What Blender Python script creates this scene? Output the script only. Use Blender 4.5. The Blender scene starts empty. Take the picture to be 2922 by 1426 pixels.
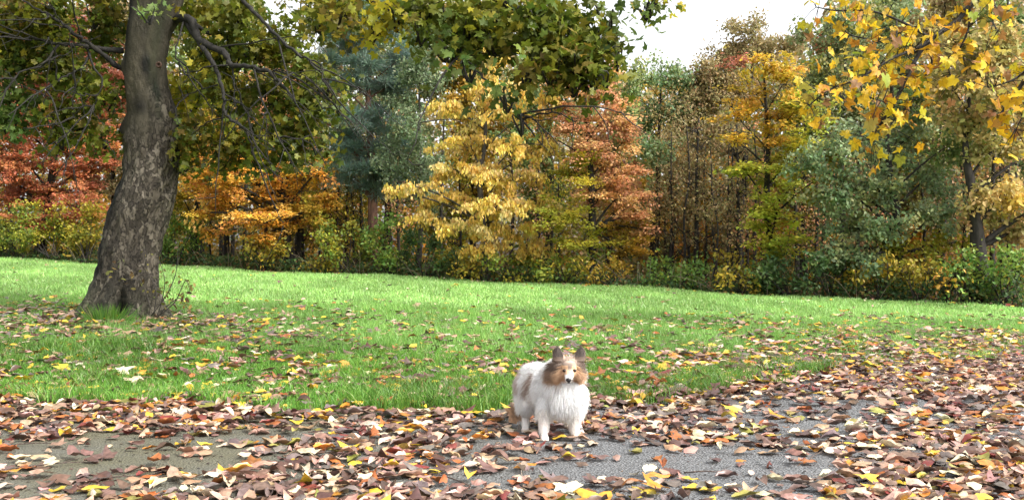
import bpy, bmesh, math, random
import numpy as np
from mathutils import Vector, Matrix, Euler, noise as mnoise

random.seed(7)
rng = np.random.default_rng(7)
scene = bpy.context.scene
COL = scene.collection

# ------------------------------------------------------------------ camera
F, CX, HY = 2900.0, 1461.0, 730.0          # focal length and horizon in photo pixels
CAM_H = 1.0
cam_d = bpy.data.cameras.new('camera')
cam_d.sensor_width = 36.0
cam_d.lens = 36.0 * F / 2922.0
cam_d.clip_start, cam_d.clip_end = 0.05, 2000
cam = bpy.data.objects.new('camera', cam_d)
COL.objects.link(cam)
cam.location = (0, 0, CAM_H)
cam.rotation_euler = (math.radians(90) + (HY - 713) / F, 0, 0)
scene.camera = cam

# ------------------------------------------------------------------ sky, sun, exposure
SUN_EL, SUN_AZ = math.radians(46), math.radians(118)      # azimuth clockwise from +Y: from the right, a little behind the camera
world = bpy.data.worlds.new('World')
scene.world = world
world.use_nodes = True
wn, wl = world.node_tree.nodes, world.node_tree.links
wn.clear()
sky = wn.new('ShaderNodeTexSky')
sky.sky_type = 'NISHITA'
sky.sun_disc = False
sky.sun_elevation = SUN_EL
sky.sun_rotation = SUN_AZ
sky.air_density, sky.dust_density, sky.ozone_density = 1.0, 4.0, 1.0
hs = wn.new('ShaderNodeHueSaturation')
hs.inputs['Saturation'].default_value = 0.12               # bright cloud cover, nearly white
bg = wn.new('ShaderNodeBackground')
bg.inputs['Strength'].default_value = 0.15
wo = wn.new('ShaderNodeOutputWorld')
wl.new(sky.outputs[0], hs.inputs['Color'])
wl.new(hs.outputs[0], bg.inputs['Color'])
wl.new(bg.outputs[0], wo.inputs['Surface'])
sun_d = bpy.data.lights.new('sun', 'SUN')
sun_d.energy = 1.5
sun_d.angle = math.radians(12)
sun_d.color = (1.0, 0.95, 0.87)
sun = bpy.data.objects.new('sun', sun_d)
COL.objects.link(sun)
sdir = Vector((math.sin(SUN_AZ) * math.cos(SUN_EL), math.cos(SUN_AZ) * math.cos(SUN_EL), math.sin(SUN_EL)))
sun.rotation_euler = sdir.to_track_quat('Z', 'Y').to_euler()
sun.location = (0, 0, 30)
vs = scene.view_settings
vs.view_transform = 'Standard'
vs.look = 'None'
vs.gamma = 1.0
vs.exposure = 1.45
vs.use_curve_mapping = False
scene.render.engine = 'CYCLES'
scene.cycles.max_bounces = 5
scene.cycles.diffuse_bounces = 2
scene.cycles.glossy_bounces = 2
scene.cycles.transmission_bounces = 4
scene.cycles.use_denoising = True
scene.cycles.caustics_reflective = False
scene.cycles.caustics_refractive = False

# ------------------------------------------------------------------ helpers
def P(px, py, d):
    return np.array([(px - CX) / F * d, d, CAM_H + (HY - py) / F * d])

def sstep(a, b, x):
    t = np.clip((x - a) / (b - a), 0, 1)
    return t * t * (3 - 2 * t)

TREE_XY = (-4.48, 12.0)

def gz(x, y):
    x = np.asarray(x, float); y = np.asarray(y, float)
    s = sstep(6.0, 11.0, y)
    side = np.where(x < 0, -0.030 * x, -0.025 * x)
    side = np.clip(side, -0.6, 0.8)
    z = 0.0165 * np.clip(y - 6, 0, 40) + side * s
    z = z + s * 0.015 * (np.sin(x * 1.3 + y * 0.7) + np.sin(y * 1.1 - x * 0.6 + 2))
    r2 = (x - TREE_XY[0]) ** 2 + (y - TREE_XY[1]) ** 2
    return z + 0.06 * np.exp(-r2 / 1.2)

_ex = np.array([-12., -3.6, -2.0, 0.0, 1.0, 2.4, 5.4, 9.0, 16.0])
_ey = np.array([7.2, 6.85, 6.5, 6.45, 6.75, 8.2, 10.7, 13.0, 16.5])
def lawn_edge(x):                                     # where the grass starts
    x = np.asarray(x, float)
    return np.interp(x, _ex, _ey) + 0.13 * np.sin(x * 2.3 + .6) + 0.10 * np.sin(x * 5.1) + 0.08 * np.sin(x * 11.3 + 1)

def wood_edge(x):
    x = np.asarray(x, float)
    return np.where(x > 0, 26 - 0.6 * x, 26 - 0.375 * x)

def edge_d(px):
    s = (px - CX) / F
    return 26.0 / (1 + (0.6 if s > 0 else 0.375) * s)

def vnoise(x, y, seed=0):
    """cheap smooth 2-D noise in [-1,1]"""
    r = np.random.default_rng(seed)
    out = np.zeros_like(np.asarray(x, float))
    for k in range(7):
        a = r.uniform(0, 6.28); f = 0.6 * 1.45 ** k
        out += np.sin((x * math.cos(a) + y * math.sin(a)) * f + r.uniform(0, 6.28)) / 2.6
    return np.clip(out, -1, 1)

def mesh_np(name, verts, loops, sizes, colors=None, smooth=False):
    """verts Nx3, loops flat vertex indices, sizes per face"""
    me = bpy.data.meshes.new(name)
    verts = np.ascontiguousarray(verts, np.float32)
    me.vertices.add(len(verts)); me.vertices.foreach_set('co', verts.ravel())
    me.loops.add(len(loops)); me.loops.foreach_set('vertex_index', np.asarray(loops, np.int32))
    sizes = np.asarray(sizes, np.int32)
    starts = np.concatenate([[0], np.cumsum(sizes)[:-1]]).astype(np.int32)
    me.polygons.add(len(sizes)); me.polygons.foreach_set('loop_start', starts)
    if colors is not None:
        at = me.attributes.new('Col', 'FLOAT_COLOR', 'POINT')
        c = np.ones((len(verts), 4), np.float32); c[:, :3] = colors
        at.data.foreach_set('color', c.ravel())
    me.update(calc_edges=True)
    if smooth:
        me.polygons.foreach_set('use_smooth', np.ones(len(sizes), bool))
    return me

def link(name, data, parent=None, mat=None, loc=None, kind=None):
    o = bpy.data.objects.new(name, data)
    COL.objects.link(o)
    if parent is not None: o.parent = parent
    if mat is not None and data is not None and not data.materials: data.materials.append(mat)
    if loc is not None: o.location = loc
    if kind: o['kind'] = kind
    return o

def tag(o, label, cat, group=None):
    o['label'] = label; o['category'] = cat
    if group: o['group'] = group
    return o

def empty(name, loc):
    o = bpy.data.objects.new(name, None)
    o.empty_display_size = 0.2
    COL.objects.link(o); o.location = loc
    return o

def norm(v):
    return v / np.maximum(np.linalg.norm(v, axis=-1, keepdims=True), 1e-9)

class Tubes:
    """collects tapered tubes into one mesh"""
    def __init__(self): self.v, self.l, self.s, self.n = [], [], [], 0
    def add(self, pts, radii, sides=6):
        pts = np.asarray(pts, float); radii = np.asarray(radii, float)
        m = len(pts)
        t = np.gradient(pts, axis=0); t = norm(t)
        ref = np.array([0.13, 0.21, 0.97]) if abs(t[0, 2]) < 0.8 else np.array([0.97, 0.2, 0.1])
        u = norm(np.cross(t, ref)); w = np.cross(t, u)
        a = np.arange(sides) * 2 * np.pi / sides
        ring = pts[:, None, :] + radii[:, None, None] * (np.cos(a)[None, :, None] * u[:, None, :] + np.sin(a)[None, :, None] * w[:, None, :])
        self.v.append(ring.reshape(-1, 3))
        i = np.arange(m - 1)[:, None] * sides; j = np.arange(sides)[None, :]; k = (np.arange(sides)[None, :] + 1) % sides
        q = np.stack([i + j, i + k, i + sides + k, i + sides + j], -1).reshape(-1, 4) + self.n
        self.l.append(q.ravel()); self.s.append(np.full(len(q), 4))
        self.l.append(np.arange(sides)[::-1] + self.n); self.s.append([sides])
        self.l.append(np.arange(sides) + self.n + (m - 1) * sides); self.s.append([sides])
        self.n += m * sides
    def mesh(self, name, origin=(0, 0, 0)):
        v = np.concatenate(self.v) - np.asarray(origin)
        return mesh_np(name, v, np.concatenate(self.l), np.concatenate(self.s), smooth=True)

def bez(a, b, c, n):
    t = np.linspace(0, 1, n)[:, None]
    return (1 - t) ** 2 * a + 2 * t * (1 - t) * b + t * t * c

def spline(pts, n):
    """Catmull-Rom through control points"""
    p = np.asarray(pts, float)
    p = np.concatenate([[2 * p[0] - p[1]], p, [2 * p[-1] - p[-2]]])
    m = len(p) - 3
    out = []
    for u in np.linspace(0, m - 1e-6, n):
        i = int(u); t = u - i
        a, b, c, d = p[i:i + 4]
        out.append(0.5 * (2 * b + (c - a) * t + (2 * a - 5 * b + 4 * c - d) * t * t + (3 * b - a - 3 * c + d) * t ** 3))
    return np.array(out)

# leaf outlines in local space: x = width, y = length from stalk, z = up
def leaf_simple():
    v = np.array([[0, 0, 0], [-.34, .45, .07], [0, 1, -.04], [.34, .45, .07]])
    return v - [0, .35, 0], [[0, 3, 2], [0, 2, 1]]

def leaf_hex():
    v = np.array([[0, 0, 0], [-.27, .28, .06], [-.24, .66, .05], [0, 1, -.05], [.24, .66, .05], [.27, .28, .06]])
    return v - [0, .35, 0], [[0, 5, 4, 3], [0, 3, 2, 1]]

def leaf_maple(seed, curl=0.2, n_mid=True):
    r = random.Random(seed)
    ang = [-150, -112, -80, -55, -34, -14, 0, 14, 34, 55, 80, 112, 150]
    rad = [.32, .55, .47, .80, .52, .70, .98, .70, .52, .78, .46, .56, .32]
    # angle from leaf tip direction (+y)
    pts = [[0, 0, 0]]
    for a, q in zip(ang, rad):
        a = math.radians(a + r.uniform(-5, 5)); q = q * r.uniform(.88, 1.1) * .62
        x, y = math.sin(a) * q, math.cos(a) * q
        z = curl * (abs(x) * .55 - (x * x + y * y) * 1.2) + r.uniform(-.05, .05)
        pts.append([x, y, z])
    n = len(ang)
    f = [[0, i + 1, i + 2][::-1] for i in range(n - 1)]
    v = np.array(pts)
    # stalk
    k = len(v)
    v = np.concatenate([v, [[.012, -.02, 0], [-.012, -.02, 0], [0, -.5, -.12]]])
    f.append([k, k + 1, k + 2])
    return v, f

def leaf_cloud(name, pos, axis, nrm, size, tmpl, col, origin=(0, 0, 0)):
    v, f = tmpl
    pos = np.asarray(pos, float)
    y = norm(axis); z = norm(nrm - (nrm * y).sum(-1, keepdims=True) * y); x = np.cross(y, z)
    s = np.asarray(size, float)[:, None, None]
    V = pos[:, None, :] + s * (v[None, :, 0:1] * x[:, None, :] + v[None, :, 1:2] * y[:, None, :] + v[None, :, 2:3] * z[:, None, :])
    V = V - np.asarray(origin)
    n, k = len(pos), len(v)
    loops = np.concatenate([np.asarray(q) for q in f])
    sizes = np.array([len(q) for q in f])
    L = (np.arange(n)[:, None] * k + loops[None, :]).ravel()
    S = np.tile(sizes, n)
    C = np.repeat(np.asarray(col), k, axis=0)
    return mesh_np(name, V.reshape(-1, 3), L, S, C)

def pick(palette, n, r=rng):
    p = np.array([c[:3] for c in palette]); w = np.array([c[3] if len(c) > 3 else 1 for c in palette], float)
    i = r.choice(len(p), n, p=w / w.sum())
    return p[i]

def jitter(col, r=rng, amt=.25, hue=.12):
    n = len(col)
    b = 1 + r.uniform(-amt, amt, (n, 1))
    h = 1 + r.uniform(-hue, hue, (n, 3))
    return np.clip(col * b * h, .004, .9)

# ------------------------------------------------------------------ materials
def new_mat(name):
    m = bpy.data.materials.new(name); m.use_nodes = True
    m.node_tree.nodes.clear()
    return m, m.node_tree.nodes, m.node_tree.links

def leaf_mat(name, src='ATTR', transl=.35, rough=.5, spec=.35, mottled=0.0, scale=40):
    m, N, L = new_mat(name)
    out = N.new('ShaderNodeOutputMaterial')
    if src == 'ATTR':
        c = N.new('ShaderNodeAttribute'); c.attribute_name = 'Col'; cs = c.outputs['Color']
    else:
        c = N.new('ShaderNodeObjectInfo'); cs = c.outputs['Color']
    if mottled > 0:
        tc = N.new('ShaderNodeNewGeometry')
        nz = N.new('ShaderNodeTexNoise'); nz.inputs['Scale'].default_value = scale; nz.inputs['Detail'].default_value = 3
        L.new(tc.outputs['Position'], nz.inputs['Vector'])
        mr = N.new('ShaderNodeMapRange'); mr.inputs[1].default_value = .35; mr.inputs[2].default_value = .7
        mr.inputs[3].default_value = 1.0 + mottled * .4; mr.inputs[4].default_value = 1.0 - mottled
        L.new(nz.outputs['Fac'], mr.inputs[0])
        mx = N.new('ShaderNodeVectorMath'); mx.operation = 'SCALE'
        L.new(cs, mx.inputs[0]); L.new(mr.outputs[0], mx.inputs['Scale'])
        cs = mx.outputs[0]
    b = N.new('ShaderNodeBsdfPrincipled')
    b.inputs['Roughness'].default_value = rough
    b.inputs['Specular IOR Level'].default_value = spec
    L.new(cs, b.inputs['Base Color'])
    t = N.new('ShaderNodeBsdfTranslucent'); L.new(cs, t.inputs['Color'])
    x = N.new('ShaderNodeMixShader'); x.inputs[0].default_value = transl
    L.new(b.outputs[0], x.inputs[1]); L.new(t.outputs[0], x.inputs[2])
    L.new(x.outputs[0], out.inputs['Surface'])
    return m

M_LEAF = leaf_mat('foliage', 'ATTR', .38, .5, .3)
M_LEAF_OBJ = leaf_mat('foliage_single', 'OBJ', .38, .45, .35, .35, 60)
M_FALLEN = leaf_mat('fallen_leaves', 'ATTR', .10, .34, .55, .35, 45)
M_FALLEN_OBJ = leaf_mat('fallen_leaf_single', 'OBJ', .10, .34, .55, .40, 45)
M_GRASS = leaf_mat('grass_blades', 'ATTR', .42, .4, .5)

def bark_mat(name, c1, c2, scale=14, bump=.6, stretch=.35):
    m, N, L = new_mat(name)
    out = N.new('ShaderNodeOutputMaterial'); b = N.new('ShaderNodeBsdfPrincipled')
    tc = N.new('ShaderNodeTexCoord'); mp = N.new('ShaderNodeMapping'); mp.inputs['Scale'].default_value = (1, 1, stretch)
    L.new(tc.outputs['Object'], mp.inputs[0])
    nz = N.new('ShaderNodeTexNoise'); nz.inputs['Scale'].default_value = scale; nz.inputs['Detail'].default_value = 5
    L.new(mp.outputs[0], nz.inputs['Vector'])
    r = N.new('ShaderNodeValToRGB'); r.color_ramp.elements[0].position = .35; r.color_ramp.elements[1].position = .7
    r.color_ramp.elements[0].color = (*c1, 1); r.color_ramp.elements[1].color = (*c2, 1)
    L.new(nz.outputs['Fac'], r.inputs[0]); L.new(r.outputs[0], b.inputs['Base Color'])
    bp = N.new('ShaderNodeBump'); bp.inputs['Strength'].default_value = bump; bp.inputs['Distance'].default_value = .03
    L.new(nz.outputs['Fac'], bp.inputs['Height']); L.new(bp.outputs[0], b.inputs['Normal'])
    b.inputs['Roughness'].default_value = .85
    L.new(b.outputs[0], out.inputs['Surface'])
    return m

M_BARK_DARK = bark_mat('bark_dark', (.010, .008, .006), (.042, .034, .026))
M_BARK_GREY = bark_mat('bark_grey', (.03, .026, .022), (.10, .085, .07))
M_BARK_RED = bark_mat('bark_pine', (.07, .035, .025), (.24, .12, .075))
M_BARK_BRANCH = bark_mat('bark_branch', (.007, .006, .005), (.028, .024, .018), 20)

# ------------------------------------------------------------------ ground, path, woodland floor
def sheet(name, xs, ys, keep, dz, mat, kind='structure'):
    X, Y = np.meshgrid(xs, ys)
    Z = gz(X, Y) + dz
    v = np.stack([X, Y, Z], -1).reshape(-1, 3)
    nx, ny = len(xs), len(ys)
    i = (np.arange(ny - 1)[:, None] * nx + np.arange(nx - 1)[None, :]).ravel()
    q = np.stack([i, i + 1, i + nx + 1, i + nx], -1)
    if keep is not None:
        c = v[q].mean(1)
        q = q[keep(c[:, 0], c[:, 1])]
        used = np.unique(q); remap = np.full(len(v), -1); remap[used] = np.arange(len(used))
        v = v[used]; q = remap[q]
    me = mesh_np(name, v, q.ravel(), np.full(len(q), 4), smooth=True)
    return link(name, me, mat=mat, kind=kind)

def ground_mat(name, ramp, scale, rough=.9, bump=.5, bdist=.02, extra=None):
    m, N, L = new_mat(name)
    out = N.new('ShaderNodeOutputMaterial'); b = N.new('ShaderNodeBsdfPrincipled')
    g = N.new('ShaderNodeNewGeometry')
    nz = N.new('ShaderNodeTexNoise'); nz.inputs['Scale'].default_value = scale; nz.inputs['Detail'].default_value = 8
    L.new(g.outputs['Position'], nz.inputs['Vector'])
    r = N.new('ShaderNodeValToRGB'); e = r.color_ramp.elements
    e[0].position, e[1].position = ramp[0][0], ramp[-1][0]
    e[0].color, e[1].color = (*ramp[0][1], 1), (*ramp[-1][1], 1)
    for p, c in ramp[1:-1]:
        k = e.new(p); k.color = (*c, 1)
    L.new(nz.outputs['Fac'], r.inputs[0]); L.new(r.outputs[0], b.inputs['Base Color'])
    bp = N.new('ShaderNodeBump'); bp.inputs['Strength'].default_value = bump; bp.inputs['Distance'].default_value = bdist
    L.new(nz.outputs['Fac'], bp.inputs['Height']); L.new(bp.outputs[0], b.inputs['Normal'])
    b.inputs['Roughness'].default_value = rough
    b.inputs['Specular IOR Level'].default_value = .2
    L.new(b.outputs[0], out.inputs['Surface'])
    return m

M_SOIL = ground_mat('lawn_soil', [(.3, (.05, .09, .015)), (.55, (.09, .17, .03)), (.75, (.13, .22, .05))], 6)
M_WOODFLOOR = ground_mat('woodland_floor', [(.3, (.03, .02, .012)), (.5, (.09, .05, .02)), (.7, (.22, .11, .03))], 9)

def path_mat():
    m, N, L = new_mat('wet_asphalt')
    out = N.new('ShaderNodeOutputMaterial'); b = N.new('ShaderNodeBsdfPrincipled')
    g = N.new('ShaderNodeNewGeometry')
    fine = N.new('ShaderNodeTexVoronoi'); fine.inputs['Scale'].default_value = 75
    L.new(g.outputs['Position'], fine.inputs['Vector'])
    nz = N.new('ShaderNodeTexNoise'); nz.inputs['Scale'].default_value = 55; nz.inputs['Detail'].default_value = 8; nz.inputs['Roughness'].default_value = .75
    L.new(g.outputs['Position'], nz.inputs['Vector'])
    r = N.new('ShaderNodeValToRGB')
    r.color_ramp.elements[0].position = .3; r.color_ramp.elements[0].color = (.03, .031, .033, 1)
    r.color_ramp.elements[1].position = .72; r.color_ramp.elements[1].color = (.24, .245, .25, 1)
    L.new(nz.outputs['Fac'], r.inputs[0])
    # algae film over the shady end of the path
    big = N.new('ShaderNodeTexNoise'); big.inputs['Scale'].default_value = 1.3; big.inputs['Detail'].default_value = 5
    L.new(g.outputs['Position'], big.inputs['Vector'])
    sx = N.new('ShaderNodeSeparateXYZ'); L.new(g.outputs['Position'], sx.inputs[0])
    mr = N.new('ShaderNodeMapRange'); mr.inputs[1].default_value = .3; mr.inputs[2].default_value = -1.2
    mr.inputs[3].default_value = 0; mr.inputs[4].default_value = 1
    L.new(sx.outputs['X'], mr.inputs[0])
    m1 = N.new('ShaderNodeMath'); m1.operation = 'MULTIPLY_ADD'; m1.inputs[1].default_value = 1.6; m1.inputs[2].default_value = -.12
    L.new(big.outputs['Fac'], m1.inputs[0])
    m2 = N.new('ShaderNodeMath'); m2.operation = 'MULTIPLY'; m2.use_clamp = True
    L.new(m1.outputs[0], m2.inputs[0]); L.new(mr.outputs[0], m2.inputs[1])
    mx = N.new('ShaderNodeMix'); mx.data_type = 'RGBA'
    mx.inputs['B'].default_value = (.115, .108, .06, 1)
    L.new(m2.outputs[0], mx.inputs['Factor']); L.new(r.outputs[0], mx.inputs['A'])
    L.new(mx.outputs['Result'], b.inputs['Base Color'])
    bp = N.new('ShaderNodeBump'); bp.inputs['Strength'].default_value = 1.0; bp.inputs['Distance'].default_value = .012
    L.new(fine.outputs['Distance'], bp.inputs['Height']); L.new(bp.outputs[0], b.inputs['Normal'])
    b.inputs['Roughness'].default_value = .5
    L.new(b.outputs[0], out.inputs['Surface'])
    return m

xs = np.concatenate([np.linspace(-120, -22, 15), np.arange(-20, 20.1, .5), np.linspace(22, 120, 15)])
ys = np.concatenate([np.linspace(-40, 0, 8), np.arange(1, 36, .5), np.linspace(38, 160, 20)])
ground = sheet('ground', xs, ys, None, 0.0, M_SOIL)
path = sheet('path', np.arange(-12, 18.01, .22), np.arange(-3, 17.5, .22),
             lambda x, y: (y < lawn_edge(x) + .12), .006, path_mat())
wood_floor = sheet('woodland_ground', np.arange(-45, 40, .6), np.arange(12, 75, .6),
                   lambda x, y: y > wood_edge(x) + .35 * np.sin(x * 2.1) * np.sin(x * .7) + .1, .008, M_WOODFLOOR)

# ------------------------------------------------------------------ woodland trees
def clip01(v): return np.clip(v, .003, .92)

DENS = 1.0
SHIFT = False
def dress(blobs, d, leaf_size, n_per, palette, style, r, att=None, thin=1.0, tw_k=26, sub=None):
    """blobs: [(px,py,rx,ry[,palette[,dy]])] in photo pixels at depth d. Returns twig curves and leaf arrays."""
    T0, T1, T2, PAL, blob_i = [], [], [], [], []
    centers = []
    lp, la, ln, ls, lc = [], [], [], [], []
    for bi, b in enumerate(blobs):
        pal = b[4] if len(b) > 4 and b[4] is not None else palette
        dd = d + (b[5] if len(b) > 5 else 0)
        rx, rz = b[2] / F * dd, b[3] / F * dd
        if SHIFT: dd += r.uniform(-1.0, .35) * min(rx, 1.0)
        c = P(b[0], b[1], dd)
        ry = max(.45, min(1.3, .8 * rx))
        centers.append(c)
        nt = max(6, int(tw_k * rx * max(rz, .4)))
        u = norm(r.normal(size=(nt, 3)))
        rad = r.uniform(.35, 1.08, (nt, 1)) ** .6
        end = c + u * rad * [rx, ry, rz]
        if style in ('layer', 'pine'):
            # flat sprays: twigs leave the middle almost horizontally
            lev = np.round((end[:, 2] - c[2]) / .38) * .38
            end[:, 2] = c[2] + lev + r.normal(0, .06, nt)
        st = c + (end - c) * r.uniform(.0, .35, (nt, 1)) - [0, 0, .12]
        mid = (st + end) / 2 + [0, 0, .12] + r.normal(0, .05, (nt, 3))
        if style == 'droop':
            mid[:, 2] += .12; end[:, 2] -= .10
        T0.append(st); T1.append(mid); T2.append(end)
        area = math.pi * rx * rz
        n = int(n_per * area * thin * DENS)
        ti = r.integers(0, nt, n)
        t = r.uniform(.25, 1.06, (n, 1))
        p = (1 - t) ** 2 * st[ti] + 2 * t * (1 - t) * mid[ti] + t * t * end[ti]
        td = norm(end[ti] - st[ti])
        rnd = r.normal(size=(n, 3))
        if style == 'layer':
            p = p + rnd * [.13, .13, .045]
            ax = td * .7 + rnd[:, ::-1] * [.6, .6, .15] + [0, 0, -.25]
            nm = np.array([0, -.25, 1.0]) + r.normal(size=(n, 3)) * .45
        elif style == 'droop':
            p = p + rnd * [.07, .07, .05] - [0, 0, .03]
            ax = np.array([0, 0, -1.0]) + r.normal(size=(n, 3)) * [.35, .35, .2]
            nm = r.normal(size=(n, 3)) * [1, 1, .15] + [0, -.5, .1]
        elif style == 'pine':
            p = p + rnd * [.1, .1, .05]
            ax = td * .5 + rnd * .8 + [0, 0, .45]
            nm = r.normal(size=(n, 3))
        else:
            p = p + rnd * .11
            ax = td * .4 + r.normal(size=(n, 3)) * .8 + [0, 0, -.3]
            nm = np.array([0, -.35, .7]) + r.normal(size=(n, 3)) * .7
        tc = jitter(pick(pal, nt, r), r, .18, .06)
        cc = jitter(.65 * tc[ti] + .35 * pick(pal, n, r), r, .25, .10)
        lp.append(p); la.append(ax); ln.append(nm); lc.append(cc)
        ls.append(leaf_size * r.uniform(.65, 1.25, n))
    return (centers, np.concatenate(T0), np.concatenate(T1), np.concatenate(T2),
            np.concatenate(lp), np.concatenate(la), np.concatenate(ln), np.concatenate(ls), np.concatenate(lc))

def needle_tmpl():
    v = np.array([[-.06, 0, 0], [.06, 0, 0], [0, 1, 0], [0, 0, -.06], [0, 0, .06]])
    return v, [[0, 1, 2], [3, 4, 2]]

TREES = {}
def wood_tree(name, label, cat, trunk_px, blobs, palette, leaf=.10, n_per=420, style='spray', dd=1.0, r0=.13, bark=None,
              seed=1, group=None, tmpl=None, trunk_pts=None, thin=1.0, tw_k=26, d=None, singles=0, max_limb=14, keep_pos=False):
    r = np.random.default_rng(seed)
    if d is None: d = edge_d(trunk_px) + dd
    bx = (trunk_px - CX) / F * d
    base = np.array([bx, d, float(gz(bx, d)) - .03])
    cs, t0, t1, t2, lp, la, ln, ls, lc = dress(blobs, d, leaf, n_per, palette, style, r, thin=thin, tw_k=tw_k)
    cs = np.array(cs)
    topz = cs[:, 2].max() + .1
    root = empty(name, base)
    tag(root, label, cat, group)
    # trunk
    if trunk_pts is not None:
        tp = spline([base] + [P(a, b, d) for a, b in trunk_pts], 14)
    else:
        topx = cs[np.argsort(-cs[:, 2])[:3]].mean(0)
        h = topz - base[2]
        ctrl = [base + (np.array([topx[0], d, topz]) - base) * [f * .8, f, f] + [r.normal(0, .05), r.normal(0, .05), 0] * np.array(1 if 0 < f < 1 else 0) for f in (0, .2, .4, .6, .8, 1)]
        tp = spline(ctrl, 14)
    k = np.linspace(0, 1, len(tp))
    tr = r0 * (1 - .85 * k) + r0 * .5 * np.exp(-k * 22)
    T = Tubes(); T.add(tp, tr, 9)
    # limbs to every clump
    order = np.argsort(cs[:, 2])
    for i in order[:max_limb * 3]:
        c = cs[i]
        hd = np.linalg.norm(c[:2] - tp[-1][:2])
        za = np.clip(c[2] - .55 * hd - .25, base[2] + .22 * (topz - base[2]), topz - .15)
        j = int(np.argmin(abs(tp[:, 2] - za)))
        a = tp[j]
        if np.linalg.norm(c - a) < .15: continue
        m = (a + c) / 2 + [0, 0, .12 * np.linalg.norm(c - a)] + r.normal(0, .06, 3)
        rr = max(.012, tr[j] * .42)
        T.add(bez(a, m, c, 7), np.linspace(rr, rr * .35, 7), 5)
    bark = bark or M_BARK_DARK
    link('trunk', T.mesh('trunk', base), root, bark)
    W = Tubes()
    for i in range(len(t0)):
        W.add(bez(t0[i], t1[i], t2[i], 4), [.009, .007, .005, .002], 3)
    link('twigs', W.mesh('twigs', base), root, bark, kind='stuff')
    tm = tmpl or (needle_tmpl() if style == 'pine' else leaf_simple())
    if singles:
        vis = np.argsort(lp[:, 1] - ls * 3)[:singles]
        mask = np.ones(len(lp), bool); mask[vis] = False
        single_leaves(root, base, lp[vis], la[vis], ln[vis], ls[vis], lc[vis], [tm], 'cherry_leaf')
        lp, la, ln, ls, lc = lp[mask], la[mask], ln[mask], ls[mask], lc[mask]
    link('crown', leaf_cloud('crown', lp, la, ln, ls, tm, lc, base), root, M_LEAF, kind='stuff')
    TREES[name + label[:6]] = root
    return root

def single_leaves(root, base, p, ax, nm, s, c, tmpls, mname):
    mes = []
    for v, f in tmpls:
        me = mesh_np(mname, v, np.concatenate([np.asarray(q) for q in f]), [len(q) for q in f])
        me.materials.append(M_LEAF_OBJ); mes.append(me)
    y = norm(ax); z = norm(nm - (nm * y).sum(-1, keepdims=True) * y); x = np.cross(y, z)
    for i in range(len(p)):
        o = bpy.data.objects.new('leaf', mes[i % len(mes)])
        COL.objects.link(o); o.parent = root
        m = Matrix(((x[i, 0], y[i, 0], z[i, 0], 0), (x[i, 1], y[i, 1], z[i, 1], 0), (x[i, 2], y[i, 2], z[i, 2], 0), (0, 0, 0, 1)))
        o.matrix_local = Matrix.Translation(Vector((p[i] - base).tolist())) @ m @ Matrix.Scale(float(s[i]), 4)
        o.color = (*[float(q) for q in c[i]], 1)

RED = [(.52, .17, .085, 3), (.42, .14, .075, 2), (.60, .25, .11, 2), (.34, .11, .07, 1), (.58, .29, .08, .9)]
PINK = [(.42, .16, .10, 2), (.36, .12, .07, 2)]
ORANGE = [(.80, .38, .055, 3), (.80, .50, .07, 3), (.70, .31, .09, 2), (.82, .54, .17, 1)]
OCHRE = [(.50, .30, .04), (.38, .25, .03), (.30, .24, .03)]
YELLOW = [(.78, .57, .13, 3), (.76, .52, .10, 2), (.74, .58, .24, 2), (.64, .42, .10, 1)]
COPPER = [(.66, .33, .17, 3), (.70, .41, .15, 2.4), (.55, .26, .15, 1.6), (.70, .48, .20, 1.4)]
YGREEN = [(.34, .31, .03, 2), (.26, .28, .03, 2), (.45, .34, .03, 1)]
BRIGHTYG = [(.52, .52, .06, 2), (.38, .44, .055, 2), (.66, .56, .07, 1.2)]
GREEN = [(.18, .26, .08, 2), (.15, .22, .08, 2), (.25, .29, .09, 1), (.34, .31, .08, .6)]
BLUEGR = [(.17, .25, .12, 2), (.23, .31, .15, 2), (.31, .36, .17, 1.4), (.38, .36, .12, 1.2)]
PINEC = [(.22, .32, .26, 2), (.17, .25, .205, 2), (.29, .38, .30, 1)]
OLIVE = [(.31, .25, .11, 2), (.40, .32, .15, 2), (.26, .23, .09, 1), (.36, .23, .11, 1)]
TAN = [(.56, .42, .15, 2), (.45, .36, .12, 2), (.34, .32, .10, 2), (.6, .4, .17, 1)]

G_EDGE = 'trees along the edge of the wood'
DENS = 1.7
SHIFT = True
wood_tree('copper_beech', 'copper red beech with layered foliage behind the big leaning trunk', 'tree', 110,
          [(40, 340, 140, 80), (180, 400, 130, 70), (50, 450, 140, 80), (230, 500, 110, 80), (140, 250, 150, 80, PINK), (260, 350, 100, 80),
           (120, 545, 140, 60), (280, 440, 80, 90), (20, 560, 110, 50), (220, 590, 110, 45), (170, 120, 200, 110, PINK), (330, 250, 90, 90, PINK), (-60, 450, 90, 120), (120, 620, 130, 40)],
          RED, .10, 520, 'layer', 1.6, .17, seed=11, group=G_EDGE)
wood_tree('orange_beech', 'bright orange beech spreading over dark trunks beside the leaning trunk', 'tree', 835,
          [(620, 470, 110, 50), (700, 430, 130, 55), (780, 490, 140, 50), (690, 545, 150, 50), (820, 570, 120, 50), (905, 490, 80, 45),
           (720, 615, 140, 35), (850, 635, 110, 30), (640, 590, 70, 35), (750, 330, 150, 90, COPPER), (640, 370, 110, 70, OCHRE), (870, 400, 80, 70, COPPER),
           (930, 560, 60, 40), (600, 655, 60, 25), (560, 500, 60, 45), (540, 440, 60, 40), (590, 560, 70, 40), (760, 670, 100, 24), (880, 600, 90, 40, OCHRE), (640, 520, 90, 45), (560, 610, 50, 26), (800, 250, 130, 80, COPPER)],
          ORANGE, .10, 480, 'layer', 1.2, .17, seed=12, group=G_EDGE)
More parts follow.
